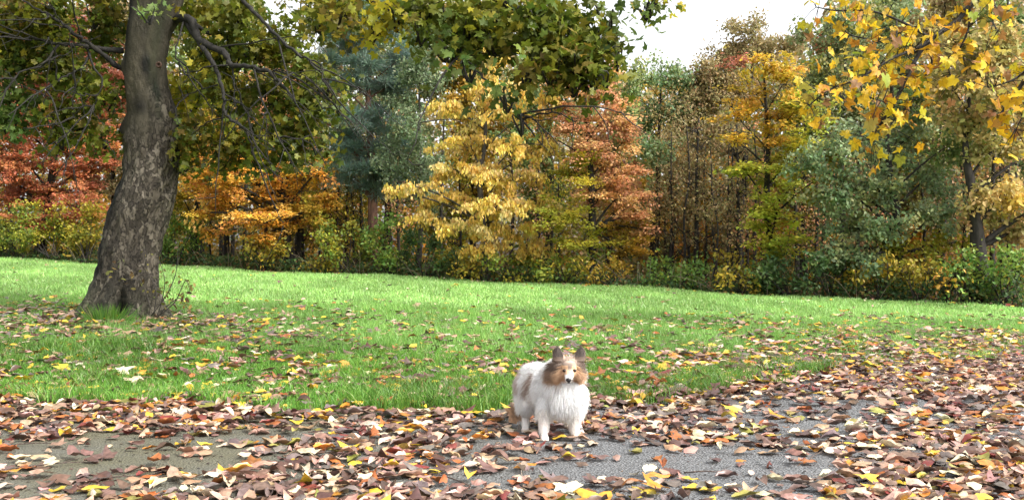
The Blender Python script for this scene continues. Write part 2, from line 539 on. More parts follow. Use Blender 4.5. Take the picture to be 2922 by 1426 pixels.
wood_tree('young_maple', 'slim ochre and olive tree right beside the big leaning trunk', 'tree', 560,
          [(540, 480, 70, 60), (520, 560, 60, 50), (560, 620, 70, 40), (530, 400, 70, 60), (560, 300, 90, 80, YGREEN), (620, 200, 110, 90, YGREEN)],
          OCHRE, .10, 430, 'layer', .8, .09, seed=13, group=G_EDGE)
wood_tree('scots_pine', 'blue green pine with forked reddish trunk and needle pads', 'tree', 1062,
          [(1000, 110, 100, 36), (1110, 80, 90, 36), (1040, 185, 130, 36), (970, 250, 70, 32), (1095, 250, 110, 36), (1010, 320, 100, 34),
           (960, 385, 80, 30), (1050, 420, 120, 36), (1000, 490, 110, 36), (1090, 340, 90, 32), (940, 170, 70, 34), (1150, 160, 70, 34), (1050, 20, 90, 40), (1100, 480, 70, 34), (980, 30, 90, 40), (930, 460, 60, 30), (1140, 230, 80, 36), (900, 260, 60, 34), (1150, 420, 70, 34), (960, 80, 80, 36), (910, 340, 60, 34), (1060, 530, 90, 34)],
          PINEC, .20, 760, 'pine', 2.2, .17, M_BARK_RED, 14, G_EDGE, trunk_pts=[(1064, 600), (1058, 420), (1050, 290), (1056, 180), (1062, 40)])
wood_tree('grey_willow', 'grey green small leaved tree between the pine and the yellow cherry', 'tree', 1190,
          [(1150, 300, 70, 60), (1180, 390, 80, 70), (1130, 480, 80, 60), (1220, 180, 80, 80), (1210, 490, 70, 80), (1170, 220, 70, 60), (1240, 90, 70, 70), (1110, 420, 60, 50), (1230, 580, 60, 60)],
          [(.22, .29, .15, 2), (.17, .23, .12, 2), (.3, .35, .19, 1)], .09, 420, 'spray', 1.5, .08, M_BARK_GREY, 15, G_EDGE)
wood_tree('yellow_cherry', 'pale yellow cherry with drooping leaves in front of the wood', 'tree', 1385,
          [(1400, 170, 60, 55), (1340, 240, 100, 40), (1450, 250, 110, 42), (1270, 300, 90, 26), (1560, 285, 80, 24), (1400, 330, 150, 50), (1340, 410, 120, 50),
           (1480, 415, 110, 52), (1290, 480, 100, 38), (1440, 500, 140, 50), (1180, 530, 80, 22), (1270, 570, 120, 36), (1420, 585, 140, 46), (1530, 580, 70, 46),
           (1320, 650, 110, 34), (1470, 655, 100, 40), (1230, 620, 80, 26), (1510, 705, 80, 30), (1110, 545, 50, 16), (1560, 420, 50, 40), (1380, 710, 80, 26), (1390, 110, 40, 40)],
          YELLOW, .108, 430, 'droop', .3, .11, M_BARK_GREY, 16, G_EDGE, leaf_hex(), singles=290, thin=.95)
wood_tree('copper_beech', 'copper pink beech with greener skirt beside the yellow cherry', 'tree', 1690,
          [(1680, 160, 80, 60), (1720, 245, 90, 65), (1740, 335, 90, 65), (1640, 340, 90, 55), (1580, 300, 70, 45), (1560, 380, 60, 45, OCHRE), (1790, 400, 50, 50), (1770, 560, 90, 40), (1850, 560, 30, 30), (1700, 425, 120, 55), (1790, 485, 80, 36),
           (1630, 490, 110, 55, YGREEN), (1720, 550, 120, 50), (1820, 610, 65, 45), (1610, 600, 100, 65, YGREEN), (1760, 640, 100, 45, OCHRE), (1670, 690, 110, 45, YGREEN), (1845, 660, 45, 40),
           (1600, 240, 80, 60), (1790, 720, 80, 40, OCHRE)],
          COPPER, .085, 620, 'layer', 1.2, .13, seed=17, group=G_EDGE)
wood_tree('ash_tree', 'feathery green tree below the open sky beside the copper pink beech', 'tree', 1860,
          [(1830, 225, 70, 60), (1905, 205, 55, 55), (1850, 330, 90, 75), (1935, 320, 60, 80), (1870, 430, 90, 65), (1795, 270, 60, 75), (1800, 380, 60, 70), (1960, 230, 40, 50)],
          [(.20, .30, .14, 2), (.25, .33, .14, 2), (.36, .38, .11, .8)], .10, 420, 'spray', 4.0, .11, seed=18, group=G_EDGE)
wood_tree('lime_tree', 'tall domed olive brown tree rising against the white sky', 'tree', 2110,
          [(2140, 85, 95, 48), (2070, 150, 90, 60), (2215, 140, 90, 65), (1975, 230, 60, 60), (1960, 300, 70, 70), (2030, 200, 80, 60), (2140, 150, 100, 60), (2030, 250, 95, 75), (2120, 265, 120, 85), (2000, 370, 95, 80), (2080, 410, 100, 75), (2240, 240, 80, 80), (1980, 470, 80, 60)],
          OLIVE, .085, 520, 'spray', 5.0, .14, seed=19, group=G_EDGE)
wood_tree('hornbeam', 'yellow to lime green layered tree in front of dark bare trunks', 'tree', 2210,
          [(2190, 165, 70, 45), (2240, 230, 80, 45), (2140, 255, 70, 45), (2100, 330, 75, 36), (2210, 330, 90, 45), (2090, 395, 60, 30), (2190, 410, 90, 40), (2180, 480, 90, 40, BRIGHTYG), (2210, 520, 90, 40, BRIGHTYG), (2220, 610, 90, 40, BRIGHTYG), (2230, 720, 90, 40, BRIGHTYG), (2300, 400, 80, 60, BRIGHTYG), (2320, 520, 70, 50, YGREEN), (2290, 300, 70, 60, BRIGHTYG),
           (2230, 560, 75, 28, BRIGHTYG), (2170, 590, 70, 30, YGREEN), (2200, 640, 80, 34, BRIGHTYG), (2240, 690, 70, 34, BRIGHTYG), (2170, 700, 60, 26, BRIGHTYG), (2110, 175, 40, 36, PINK), (2120, 480, 60, 34, BRIGHTYG), (2260, 450, 60, 50, YGREEN)],
          [(.66, .42, .05, 3), (.56, .42, .05, 2), (.68, .36, .07, 1)], .10, 460, 'layer', .9, .11, seed=20, group=G_EDGE)
wood_tree('birch_tree', 'light green tall birch behind the lime green layered tree', 'tree', 2400,
          [(2330, 105, 80, 55), (2420, 90, 80, 75), (2380, 210, 100, 75), (2480, 190, 100, 85), (2310, 260, 70, 65), (2330, 340, 80, 75), (2350, 130, 30, 22, [(.55, .16, .08)]), (2430, 310, 90, 70), (2520, 60, 90, 70)],
          [(.22, .26, .11, 2), (.17, .22, .08, 2), (.32, .30, .08, 1)], .10, 420, 'spray', 3.2, .10, M_BARK_GREY, 21, G_EDGE)
wood_tree('evergreen_oak', 'broad dark blue green tree with dense low boughs', 'tree', 2570,
          [(2430, 410, 110, 75), (2560, 400, 120, 85), (2380, 530, 110, 75), (2500, 530, 130, 75), (2640, 510, 110, 85), (2420, 640, 110, 60), (2540, 650, 120, 60),
           (2660, 620, 100, 60), (2360, 720, 70, 50), (2480, 740, 100, 45), (2620, 710, 110, 30, YGREEN), (2730, 690, 80, 24, YGREEN), (2310, 470, 70, 75), (2600, 300, 110, 80, GREEN), (2700, 420, 80, 80, GREEN)],
          BLUEGR, .095, 500, 'spray', 1.2, .14, seed=22, group=G_EDGE)
wood_tree('oak_tree', 'tan and yellow oak with thick forked trunk at the wood end', 'tree', 2800,
          [(2860, 555, 90, 50, YELLOW), (2820, 610, 70, 45, TAN), (2900, 650, 60, 55, TAN), (2780, 555, 45, 45, TAN), (2860, 300, 110, 85), (2800, 200, 110, 85), (2880, 110, 80, 85),
           (2740, 330, 90, 60), (2840, 425, 100, 50), (2700, 240, 80, 75), (2960, 420, 80, 120), (2960, 250, 80, 120), (2740, 110, 90, 70), (2990, 580, 80, 80)],
          TAN, .12, 430, 'spray', .9, .20, seed=23, group=G_EDGE, tmpl=leaf_hex(), trunk_pts=[(2792, 720), (2785, 640), (2770, 520), (2755, 420), (2770, 250)])

# taller trees standing deeper in the wood
G_DEEP = 'trees standing deeper in the wood'
def deep(name, label, px, top, w, pal, dd, seed, thin=1.0, n_per=260, low=560):
    r = np.random.default_rng(seed)
    bl = []
    y = top + 40
    while y < low:
        f = (y - top) / (low - top)
        ww = w * (.55 + .8 * math.sin(math.pi * min(1, f * .9 + .1)))
        for _ in range(2):
            bl.append((px + r.uniform(-.6, .6) * ww, y + r.uniform(-20, 20), ww * .55, 46, None, r.uniform(-.6, .8)))
        y += 62
    wood_tree(name, label, 'tree', px, bl, pal, .13, n_per, 'spray', dd, r.uniform(.09, .14), seed=seed, group=G_DEEP, thin=thin, tw_k=12)

deep('beech_tree', 'tall russet tree deep in the wood behind the copper red beech', 30, -60, 150, RED, 6, 31, low=480)
deep('beech_tree', 'tall olive tree deep in the wood behind the big leaning trunk', 330, -80, 150, OLIVE, 6, 32, low=560)
deep('ash_tree', 'tall dark green tree deep in the wood behind the orange beech', 640, -80, 140, GREEN, 6, 33, low=560)
deep('birch_tree', 'pale yellow thinly leaved tree deep in the wood showing white sky', 850, -80, 130, [(.42, .35, .16), (.34, .28, .1)], 7, 34, .38, low=420)
deep('ash_tree', 'tall green tree deep in the wood behind the blue green pine', 1110, -40, 130, BLUEGR, 6, 35, low=600)
deep('lime_tree', 'ochre tree deep in the wood behind the yellow cherry', 1360, 0, 130, OCHRE, 6, 36, low=640)
deep('lime_tree', 'green tree deep in the wood behind the copper pink beech', 1560, 90, 110, GREEN, 5, 37, low=640)
deep('beech_tree', 'russet tree deep in the wood behind the copper pink beech', 1740, 190, 90, COPPER, 5, 38, low=640)
deep('beech_tree', 'glowing orange tree deep in the wood seen between bare trunks', 1990, 420, 110, ORANGE, 9, 39, low=720)
deep('beech_tree', 'orange brown tree deep in the wood behind the lime green layered tree', 2150, 430, 110, ORANGE, 10, 40, low=760)
deep('ash_tree', 'green tree deep in the wood behind the lime green layered tree', 2280, 160, 90, YGREEN, 7, 41, low=700)
deep('ash_tree', 'tall green tree deep in the wood behind the light green birch', 2520, -40, 120, BLUEGR, 6, 42, low=640)
deep('lime_tree', 'tall olive tree deep in the wood behind the dark blue green tree', 2680, -60, 130, OLIVE, 6, 43, low=700)
deep('ash_tree', 'tall green tree deep in the wood behind the tan oak', 2880, -60, 130, GREEN, 6, 44, low=700)
deep('beech_tree', 'amber tree deep in the wood low behind the dark blue green tree', 2560, 560, 140, ORANGE, 9, 45, low=800)
deep('lime_tree', 'ochre yellow tree deep in the wood low behind the orange beech', 760, 480, 170, OCHRE, 9, 46, .7, low=740)
deep('lime_tree', 'olive yellow tree deep in the wood low behind the blue green pine', 1020, 500, 140, YGREEN, 9, 47, .7, low=750)
deep('lime_tree', 'olive green tree deep in the wood low behind the yellow cherry', 1300, 560, 140, YGREEN, 8, 48, .8, low=760)

# slim bare stems between them: every stem its own tree, parts copied
def slim_proto(seed, h, r0, bark, lean):
    r = np.random.default_rng(seed)
    pts = spline([np.array([0, 0, -.1])] + [np.array([lean * f * h + r.normal(0, .04), r.normal(0, .04), f * h]) for f in (.2, .45, .7, 1)], 14)
    T = Tubes()
    k = np.linspace(0, 1, 14)
    T.add(pts, r0 * (1 - .75 * k) + r0 * .35 * np.exp(-k * 25), 8)
    W = Tubes(); lp = []
    for i in range(int(9 + h)):
        f = r.uniform(.22, .98); a = pts[int(f * 13)]
        an = r.uniform(0, 6.28); ln_ = r.uniform(.4, 1.1) * (1.1 - .5 * f)
        e = a + np.array([math.cos(an) * ln_ * .8, math.sin(an) * ln_ * .8, ln_ * r.uniform(.3, .9)])
        m = (a + e) / 2 + r.normal(0, .06, 3) - [0, 0, .06]
        W.add(bez(a, m, e, 6), np.linspace(r0 * .28, .005, 6), 4)
        for _ in range(5):
            t = r.uniform(.3, 1); s = a + (e - a) * t
            e2 = s + norm(r.normal(size=3) + [0, 0, .3]) * r.uniform(.2, .5)
            W.add(bez(s, (s + e2) / 2 + r.normal(0, .03, 3), e2, 4), [.009, .007, .005, .002], 3)
            lp.append(e2 + r.normal(0, .12, (9, 3)))
    lp = np.concatenate(lp)
    return T.mesh('slim_trunk'), W.mesh('slim_branches'), lp

PROTO = [slim_proto(60 + i, h, r0, None, ln) for i, (h, r0, ln) in enumerate([(6.0, .085, .01), (5.2, .06, -.03), (6.4, .12, .015), (4.6, .045, .05), (5.6, .07, -.012)])]
for t, w, _ in PROTO:
    t.materials.append(M_BARK_DARK); w.materials.append(M_BARK_DARK)
SLIM_CROWN = []
for i, (t, w, lp) in enumerate(PROTO):
    r = np.random.default_rng(80 + i); n = len(lp)
    c = jitter(pick([OLIVE, YGREEN, GREEN, OCHRE, COPPER][i], n, r), r)
    me = leaf_cloud('slim_crown', lp, r.normal(size=(n, 3)) + [0, 0, -.4], r.normal(size=(n, 3)) * .7 + [0, -.3, .6], r.uniform(.07, .12, n), leaf_simple(), c)
    me.materials.append(M_LEAF); SLIM_CROWN.append(me)
# (px, distance behind the edge, proto, scale)
SLIM = [(485, 1.4, 1, 1), (497, 2.6, 3, 1), (545, 1.0, 0, .95), (560, 1.6, 1, 1), (575, 2.8, 2, .9), (607, 1.2, 3, 1.1), (648, 1.5, 2, 1), (662, 3.0, 0, 1), (700, 3.6, 2, .9),
        (757, 2.0, 0, 1), (790, 2.8, 1, 1), (818, .9, 2, .95), (850, .8, 0, 1.1), (868, 1.6, 1, 1), (912, 2.4, 3, 1), (930, 2.0, 4, 1), (962, 1.8, 1, 1), (990, 2.8, 0, 1), (1012, 1.2, 3, 1), (1030, 2.6, 2, .8),
        (1100, 2.2, 0, 1), (1140, 1.6, 4, 1), (1260, 1.8, 0, 1), (1310, 2.6, 1, 1), (1460, 2.2, 0, 1), (1540, 2.2, 4, 1), (1590, 1.2, 1, 1), (1760, 1.8, 3, 1),
        (1880, 1.6, 3, 1.1), (1898, 2.2, 1, 1), (1912, 1.4, 4, 1), (1930, 2.0, 3, 1.2), (1952, 1.2, 1, 1.1), (1968, 2.6, 4, 1), (1986, 1.6, 2, .95), (2012, 2.4, 1, 1), (2032, 1.8, 3, 1.2), (2052, .5, 3, 1),
        (2072, 1.4, 1, 1), (2088, 2.4, 0, 1), (2108, 1.5, 2, .9), (2130, 2.8, 0, 1), (2156, .8, 4, 1), (2178, 1.9, 0, 1), (2270, 1.8, 2, .9), (2298, 2.4, 0, 1), (2325, 1.2, 4, 1.1), (2350, 2.6, 0, 1),
        (2450, 2.0, 0, 1), (2500, 2.4, 4, 1), (2640, .9, 1, 1), (2690, 2.2, 0, 1), (2745, 1.8, 4, 1), (2835, 1.4, 0, 1), (2855, 2.0, 2, .8), (2880, 1.6, 0, 1), (2905, 2.6, 4, 1)]
for i, (px, dd, k, s) in enumerate(SLIM):
    d = edge_d(px) + dd + 1.2
    x = (px - CX) / F * d
    o = empty('slim_tree', (x, d, float(gz(x, d)) - .02))
    a = random.uniform(0, 6.28)
    s *= .72 if 1560 < px < 2420 else .85
    o.rotation_euler = (0, 0, a); o.scale = (s, s, s)
    t, w, _ = PROTO[k]
    link('trunk', t, o); link('branches', w, o, kind='stuff'); link('crown', SLIM_CROWN[0 if 1870 < px < 2140 else k], o, kind='stuff')
    seg = ('left of the blue green pine' if px < 1050 else 'behind the yellow cherry' if px < 1560 else 'beside the copper pink beech' if px < 1900 else
           'in the bare thicket under the domed tree' if px < 2110 else 'behind the lime green layered tree' if px < 2360 else 'behind the dark blue green tree' if px < 2720 else 'behind the tan oak')
    seg = seg.replace('left of', 'under the orange beech and')
    seg = 'between the orange beech and the blue green pine' if px < 1050 else seg
    kind_ = ['straight slim', 'thin back-leaning', 'stout straight', 'spindly strongly leaning', 'slender slightly bent'][k]
    tag(o, kind_ + ' dark stemmed tree ' + seg, 'tree', kind_ + ' dark stems ' + seg)

# ------------------------------------------------------------------ shrubs along the wood edge
def shrub(label, px, py, rx, ry, pal, seed, dd=.2, leaf=.10, name='shrub', n_per=430, group='shrubs along the wood edge'):
    r = np.random.default_rng(seed)
    d = edge_d(px) + dd
    base = P(px, py, d); bx = base[0]; base[2] = float(gz(bx, d)) - .02
    bl = []
    for k in range(11):
        q = r.uniform(.24, .5)
        bl.append((px + r.uniform(-.95, .95) * rx, py + r.uniform(-1.0, .75) * ry, rx * q, ry * q, None, r.uniform(-.25, 1.0)))
    cs, t0, t1, t2, lp, la, ln, ls, lc = dress(bl, d, leaf, n_per, pal, 'spray', r, tw_k=34)
    lp[:, 2] = np.maximum(lp[:, 2], gz(lp[:, 0], lp[:, 1]) + .03)
    root = tag(empty(name, base), label, 'shrub', group)
    T = Tubes()
    for c in cs:
        T.add(bez(base + r.normal(0, .05, 3) * [1, 1, 0], (base + c) / 2 + r.normal(0, .08, 3), c, 6), np.linspace(.018, .006, 6), 5)
    for i in range(len(t0)):
        T.add(bez(t0[i], t1[i], t2[i], 4), [.007, .006, .004, .002], 3)
    link('stems', T.mesh('stems', base), root, M_BARK_DARK, kind='stuff')
    link('foliage', leaf_cloud('shrub_foliage', lp, la, ln, ls, leaf_hex(), lc, base), root, M_LEAF, kind='stuff')

LIMEY = [(.28, .30, .035, 2), (.18, .25, .04, 2), (.44, .36, .035, 1.6), (.10, .16, .04, 1.4)]
GOLD = [(.44, .31, .035, 2), (.32, .27, .035, 2), (.2, .2, .03, 1.4)]
DKG = [(.07, .13, .05, 2), (.10, .17, .05, 2), (.14, .2, .05, 1)]
MIDG = [(.13, .24, .05, 2), (.18, .28, .05, 2), (.3, .32, .05, 1)]
for i, a in enumerate([
    ('yellow green shrub under the copper red beech, widest of the hedge', 40, 660, 110, 62, LIMEY),
    ('lime green shrub in the hedge under the copper red beech', 150, 675, 100, 56, LIMEY),
    ('olive yellow shrub in the hedge hard against the big leaning trunk', 245, 660, 90, 70, [(.32, .28, .03), (.2, .24, .04), (.4, .3, .03)]),
    ('green shrub seen just past the foot of the leaning trunk', 510, 690, 70, 70, MIDG),
    ('low golden shrub under the orange beech', 755, 715, 70, 30, GOLD),
    ('tall lime yellow shrub beneath the blue green pine', 985, 700, 70, 60, LIMEY),
    ('low golden shrub at the foot of the dark paired trunks', 930, 760, 60, 26, GOLD),
    ('mid green shrub beside the foot of the pine', 1110, 690, 70, 70, MIDG),
    ('dark green shrub between the pine and the cherry', 1215, 730, 80, 60, DKG),
    ('gold and green shrub at the foot of the yellow cherry', 1340, 765, 90, 36, GOLD),
    ('low yellow green shrub below the drooping cherry boughs', 1480, 770, 90, 36, LIMEY),
    ('yellow green shrub below the skirt of the copper pink beech', 1620, 765, 90, 44, LIMEY),
    ('russet low shrub below the copper pink beech', 1745, 785, 70, 34, OCHRE),
    ('bright mid green shrub in front of the bare thicket', 1925, 785, 100, 50, MIDG),
    ('small yellow shrub among the bare stems', 2110, 775, 60, 44, GOLD),
    ('dark green shrub below the lime green layered tree', 2250, 780, 80, 50, DKG),
    ('dark bushy shrub at the left foot of the blue green tree', 2370, 785, 80, 55, DKG),
    ('golden shrub under the low boughs of the blue green tree', 2500, 790, 90, 44, GOLD),
    ('yellow shrub beside the stem of the blue green tree', 2620, 790, 70, 40, GOLD),
    ('small orange shrub glowing at the wood edge', 2705, 805, 34, 34, ORANGE),
    ('green shrub between the orange shrub and the oak', 2760, 790, 60, 60, MIDG),
    ('green broad leaved shrub at the foot of the oak', 2870, 800, 80, 70, MIDG)]):
    shrub(*a, seed=200 + i)

# ground cover along the edge, too dense to count
def undergrowth():
    r = np.random.default_rng(300)
    n = 26000
    x = r.uniform(-22, 14, n); back = r.exponential(.8, n)
    y = wood_edge(x) + .05 + back
    hmax = .12 + .14 * (1 + vnoise(x, y, 3)) + .16 * sstep(2, 9, x) + .12 * np.clip(back, 0, 1)
    z = gz(x, y) + r.uniform(0, 1, n) * hmax
    p = np.stack([x, y, z], -1)
    c = jitter(pick([(.05, .10, .035, 3), (.08, .14, .04, 3), (.15, .18, .05, 1), (.2, .11, .04, .6), (.3, .22, .05, .4)], n, r), r)
    me = leaf_cloud('undergrowth', p, r.normal(size=(n, 3)), r.normal(size=(n, 3)) * .6 + [0, -.4, .7], r.uniform(.05, .11, n), leaf_simple(), c)
    o = link('undergrowth', me, mat=M_LEAF, kind='stuff')
    tag(o, 'dark low brambles and nettles along the foot of the wood', 'undergrowth')
    # dry arching stems
    T = Tubes()
    for i in range(260):
        x0 = r.uniform(-20, 12); y0 = float(wood_edge(x0)) + r.uniform(0, .8)
        b = np.array([x0, y0, float(gz(x0, y0))]); e = b + [r.normal(0, .35), r.uniform(-.25, .1), r.uniform(.2, .8)]
        T.add(bez(b, (b + e) / 2 + [0, 0, .2], e, 6), np.linspace(.008, .003, 6), 4)
    o = link('dry_stems', T.mesh('dry_stems'), mat=bark_mat('dry_stalk', (.12, .09, .06), (.28, .22, .15)), kind='stuff')
    tag(o, 'dry pale arching stems in the dark brambles of the wood edge', 'stems')
undergrowth()

DENS = 1.0
SHIFT = False
def far_wood():
    r = np.random.default_rng(333)
    n = 112000
    px = r.uniform(-500, 3300, n)
    sky_ = np.interp(px, [-500, 740, 770, 920, 960, 1500, 1600, 1650, 1780, 1900, 1990, 2040, 2140, 2260, 2330, 2400, 3300],
                     [-150, -150, 130, 130, -150, -150, 90, 215, 205, 195, 180, 120, 75, 95, 60, -100, -150])
    ed = np.array([edge_d(q) for q in px])
    d = ed + r.uniform(7, 15, n)
    py = sky_ + 10 + 18 * (1 + vnoise(px * .02, px * .003, 8)) + (800 - sky_) * r.uniform(0, 1, n) ** .82
    x = (px - CX) / F * d; z = CAM_H + (HY - py) / F * d
    z = np.maximum(z, gz(x, d) + .05)
    back = r.uniform(size=n) < .22                      # a second, deeper rank of the wood with coarser clumps
    nb = back.sum(); d[back] = ed[back] + r.uniform(16, 26, nb)
    x = (px - CX) / F * d; z = CAM_H + (HY - py) / F * d
    z = np.maximum(z, gz(x, d) + .05)
    p = np.stack([x, d, z], -1)
    q = vnoise(px * .012, py * .012, 11); low = sstep(380, 620, py)
    col = pick(GREEN + OLIVE, n, r)
    a = q > .15; col[a] = pick(OCHRE + OLIVE, a.sum(), r)
    b = (r.uniform(size=n) < low * .75) & (vnoise(px * .008, py * .01, 12) > -.35); col[b] = pick(ORANGE + OCHRE + YGREEN, b.sum(), r)
    col = jitter(col, r, .3, .1)
    fs = np.where(back, r.uniform(.35, .6, n), r.uniform(.14, .26, n))
    me = leaf_cloud('far_wood', p, r.normal(size=(n, 3)) + [0, 0, -.3], r.normal(size=(n, 3)) * .6 + [0, -.5, .6], fs, leaf_simple(), col)
    tag(link('far_wood', me, mat=M_LEAF, kind='stuff'), 'dense mixed autumn foliage far back inside the wood', 'woodland')
far_wood()

# ------------------------------------------------------------------ the big sycamore
SD = 12.0
S_BASE = np.array([TREE_XY[0], TREE_XY[1], float(gz(*TREE_XY)) - .05])

def trunk_mat():
    m, N, L = new_mat('sycamore_bark')
    out = N.new('ShaderNodeOutputMaterial'); b = N.new('ShaderNodeBsdfPrincipled')
    tc = N.new('ShaderNodeTexCoord')
    mp = N.new('ShaderNodeMapping'); mp.inputs['Scale'].default_value = (1, 1, .55)
    L.new(tc.outputs['Object'], mp.inputs[0])
    wob = N.new('ShaderNodeTexNoise'); wob.inputs['Scale'].default_value = 9; wob.inputs['Detail'].default_value = 4
    L.new(mp.outputs[0], wob.inputs['Vector'])
    add = N.new('ShaderNodeVectorMath'); add.operation = 'MULTIPLY_ADD'; add.inputs[1].default_value = (.34, .34, .34)
    L.new(wob.outputs['Color'], add.inputs[0]); L.new(mp.outputs[0], add.inputs[2])
    vo = N.new('ShaderNodeTexVoronoi'); vo.feature = 'DISTANCE_TO_EDGE'; vo.inputs['Scale'].default_value = 15
    L.new(add.outputs[0], vo.inputs['Vector'])
    vc = N.new('ShaderNodeTexVoronoi'); vc.inputs['Scale'].default_value = 15
    L.new(add.outputs[0], vc.inputs['Vector'])
    nz = N.new('ShaderNodeTexNoise'); nz.inputs['Scale'].default_value = 22; nz.inputs['Detail'].default_value = 6; nz.inputs['Roughness'].default_value = .7
    L.new(mp.outputs[0], nz.inputs['Vector'])
    big = N.new('ShaderNodeTexNoise'); big.inputs['Scale'].default_value = 2.2; big.inputs['Detail'].default_value = 4
    L.new(mp.outputs[0], big.inputs['Vector'])
    at = N.new('ShaderNodeAttribute'); at.attribute_name = 'Col'       # r: plates, g: dark stain and hollow shade, b: moss
    sep = N.new('ShaderNodeSeparateColor'); L.new(at.outputs['Color'], sep.inputs[0])
    # smooth bark colour
    r1 = N.new('ShaderNodeValToRGB'); e = r1.color_ramp.elements
    e[0].position, e[1].position = .35, .68
    e[0].color, e[1].color = (.045, .040, .027, 1), (.115, .098, .066, 1)
    L.new(big.outputs['Fac'], r1.inputs[0])
    # plate colours
    r2 = N.new('ShaderNodeValToRGB'); e = r2.color_ramp.elements
    e[0].position, e[1].position = .2, .78
    e[0].color, e[1].color = (.050, .041, .031, 1), (.205, .175, .135, 1)
    k_ = e.new(.58); k_.color = (.115, .096, .072, 1)
    L.new(vc.outputs['Color'], r2.inputs[0])
    mx = N.new('ShaderNodeMix'); mx.data_type = 'RGBA'
    L.new(sep.outputs['Red'], mx.inputs['Factor']); L.new(r1.outputs[0], mx.inputs['A']); L.new(r2.outputs[0], mx.inputs['B'])
    # cracks between plates are dark
    cr = N.new('ShaderNodeMapRange'); cr.inputs[1].default_value = 0; cr.inputs[2].default_value = .035; cr.inputs[3].default_value = .3; cr.inputs[4].default_value = 1
    L.new(vo.outputs['Distance'], cr.inputs[0])
    crm = N.new('ShaderNodeMix'); crm.data_type = 'FLOAT'; crm.inputs['A'].default_value = 1
    L.new(sep.outputs['Red'], crm.inputs['Factor']); L.new(cr.outputs[0], crm.inputs['B'])
    sc = N.new('ShaderNodeVectorMath'); sc.operation = 'SCALE'
    L.new(mx.outputs['Result'], sc.inputs[0]); L.new(crm.outputs['Result'], sc.inputs['Scale'])
    nr = N.new('ShaderNodeMapRange'); nr.inputs[1].default_value = .3; nr.inputs[2].default_value = .7; nr.inputs[3].default_value = .6; nr.inputs[4].default_value = 1.25
    L.new(nz.outputs['Fac'], nr.inputs[0])
    sc2 = N.new('ShaderNodeVectorMath'); sc2.operation = 'SCALE'
    L.new(sc.outputs[0], sc2.inputs[0]); L.new(nr.outputs[0], sc2.inputs['Scale'])
    st = N.new('ShaderNodeMix'); st.data_type = 'RGBA'; st.inputs['B'].default_value = (.010, .009, .008, 1)
    stf = N.new('ShaderNodeMath'); stf.operation = 'MULTIPLY'; stf.use_clamp = True
    nr2 = N.new('ShaderNodeMapRange'); nr2.inputs[1].default_value = .3; nr2.inputs[2].default_value = .6; nr2.inputs[3].default_value = .5; nr2.inputs[4].default_value = 1.3
    L.new(nz.outputs['Fac'], nr2.inputs[0])
    L.new(sep.outputs['Green'], stf.inputs[0]); L.new(nr2.outputs[0], stf.inputs[1])
    L.new(stf.outputs[0], st.inputs['Factor']); L.new(sc2.outputs[0], st.inputs['A'])
    ms = N.new('ShaderNodeMix'); ms.data_type = 'RGBA'; ms.inputs['B'].default_value = (.03, .048, .014, 1)
    msf = N.new('ShaderNodeMath'); msf.operation = 'MULTIPLY'; msf.use_clamp = True
    L.new(sep.outputs['Blue'], msf.inputs[0]); L.new(nr2.outputs[0], msf.inputs[1])
    L.new(msf.outputs[0], ms.inputs['Factor']); L.new(st.outputs['Result'], ms.inputs['A'])
    L.new(ms.outputs['Result'], b.inputs['Base Color'])
    # relief
    h1 = N.new('ShaderNodeMath'); h1.operation = 'MULTIPLY'
    cl = N.new('ShaderNodeMapRange'); cl.inputs[1].default_value = 0; cl.inputs[2].default_value = .07; cl.inputs[3].default_value = 0; cl.inputs[4].default_value = 1
    L.new(vo.outputs['Distance'], cl.inputs[0])
    L.new(cl.outputs[0], h1.inputs[0]); L.new(sep.outputs['Red'], h1.inputs[1])
    h2 = N.new('ShaderNodeMath'); h2.operation = 'MULTIPLY_ADD'; h2.inputs[1].default_value = .7
    L.new(nz.outputs['Fac'], h2.inputs[0]); L.new(h1.outputs[0], h2.inputs[2])
    bp = N.new('ShaderNodeBump'); bp.inputs['Strength'].default_value = 1.0; bp.inputs['Distance'].default_value = .045
    L.new(h2.outputs[0], bp.inputs['Height']); L.new(bp.outputs[0], b.inputs['Normal'])
    b.inputs['Roughness'].default_value = .8
    b.inputs['Specular IOR Level'].default_value = .3
    L.new(b.outputs[0], out.inputs['Surface'])
    return m

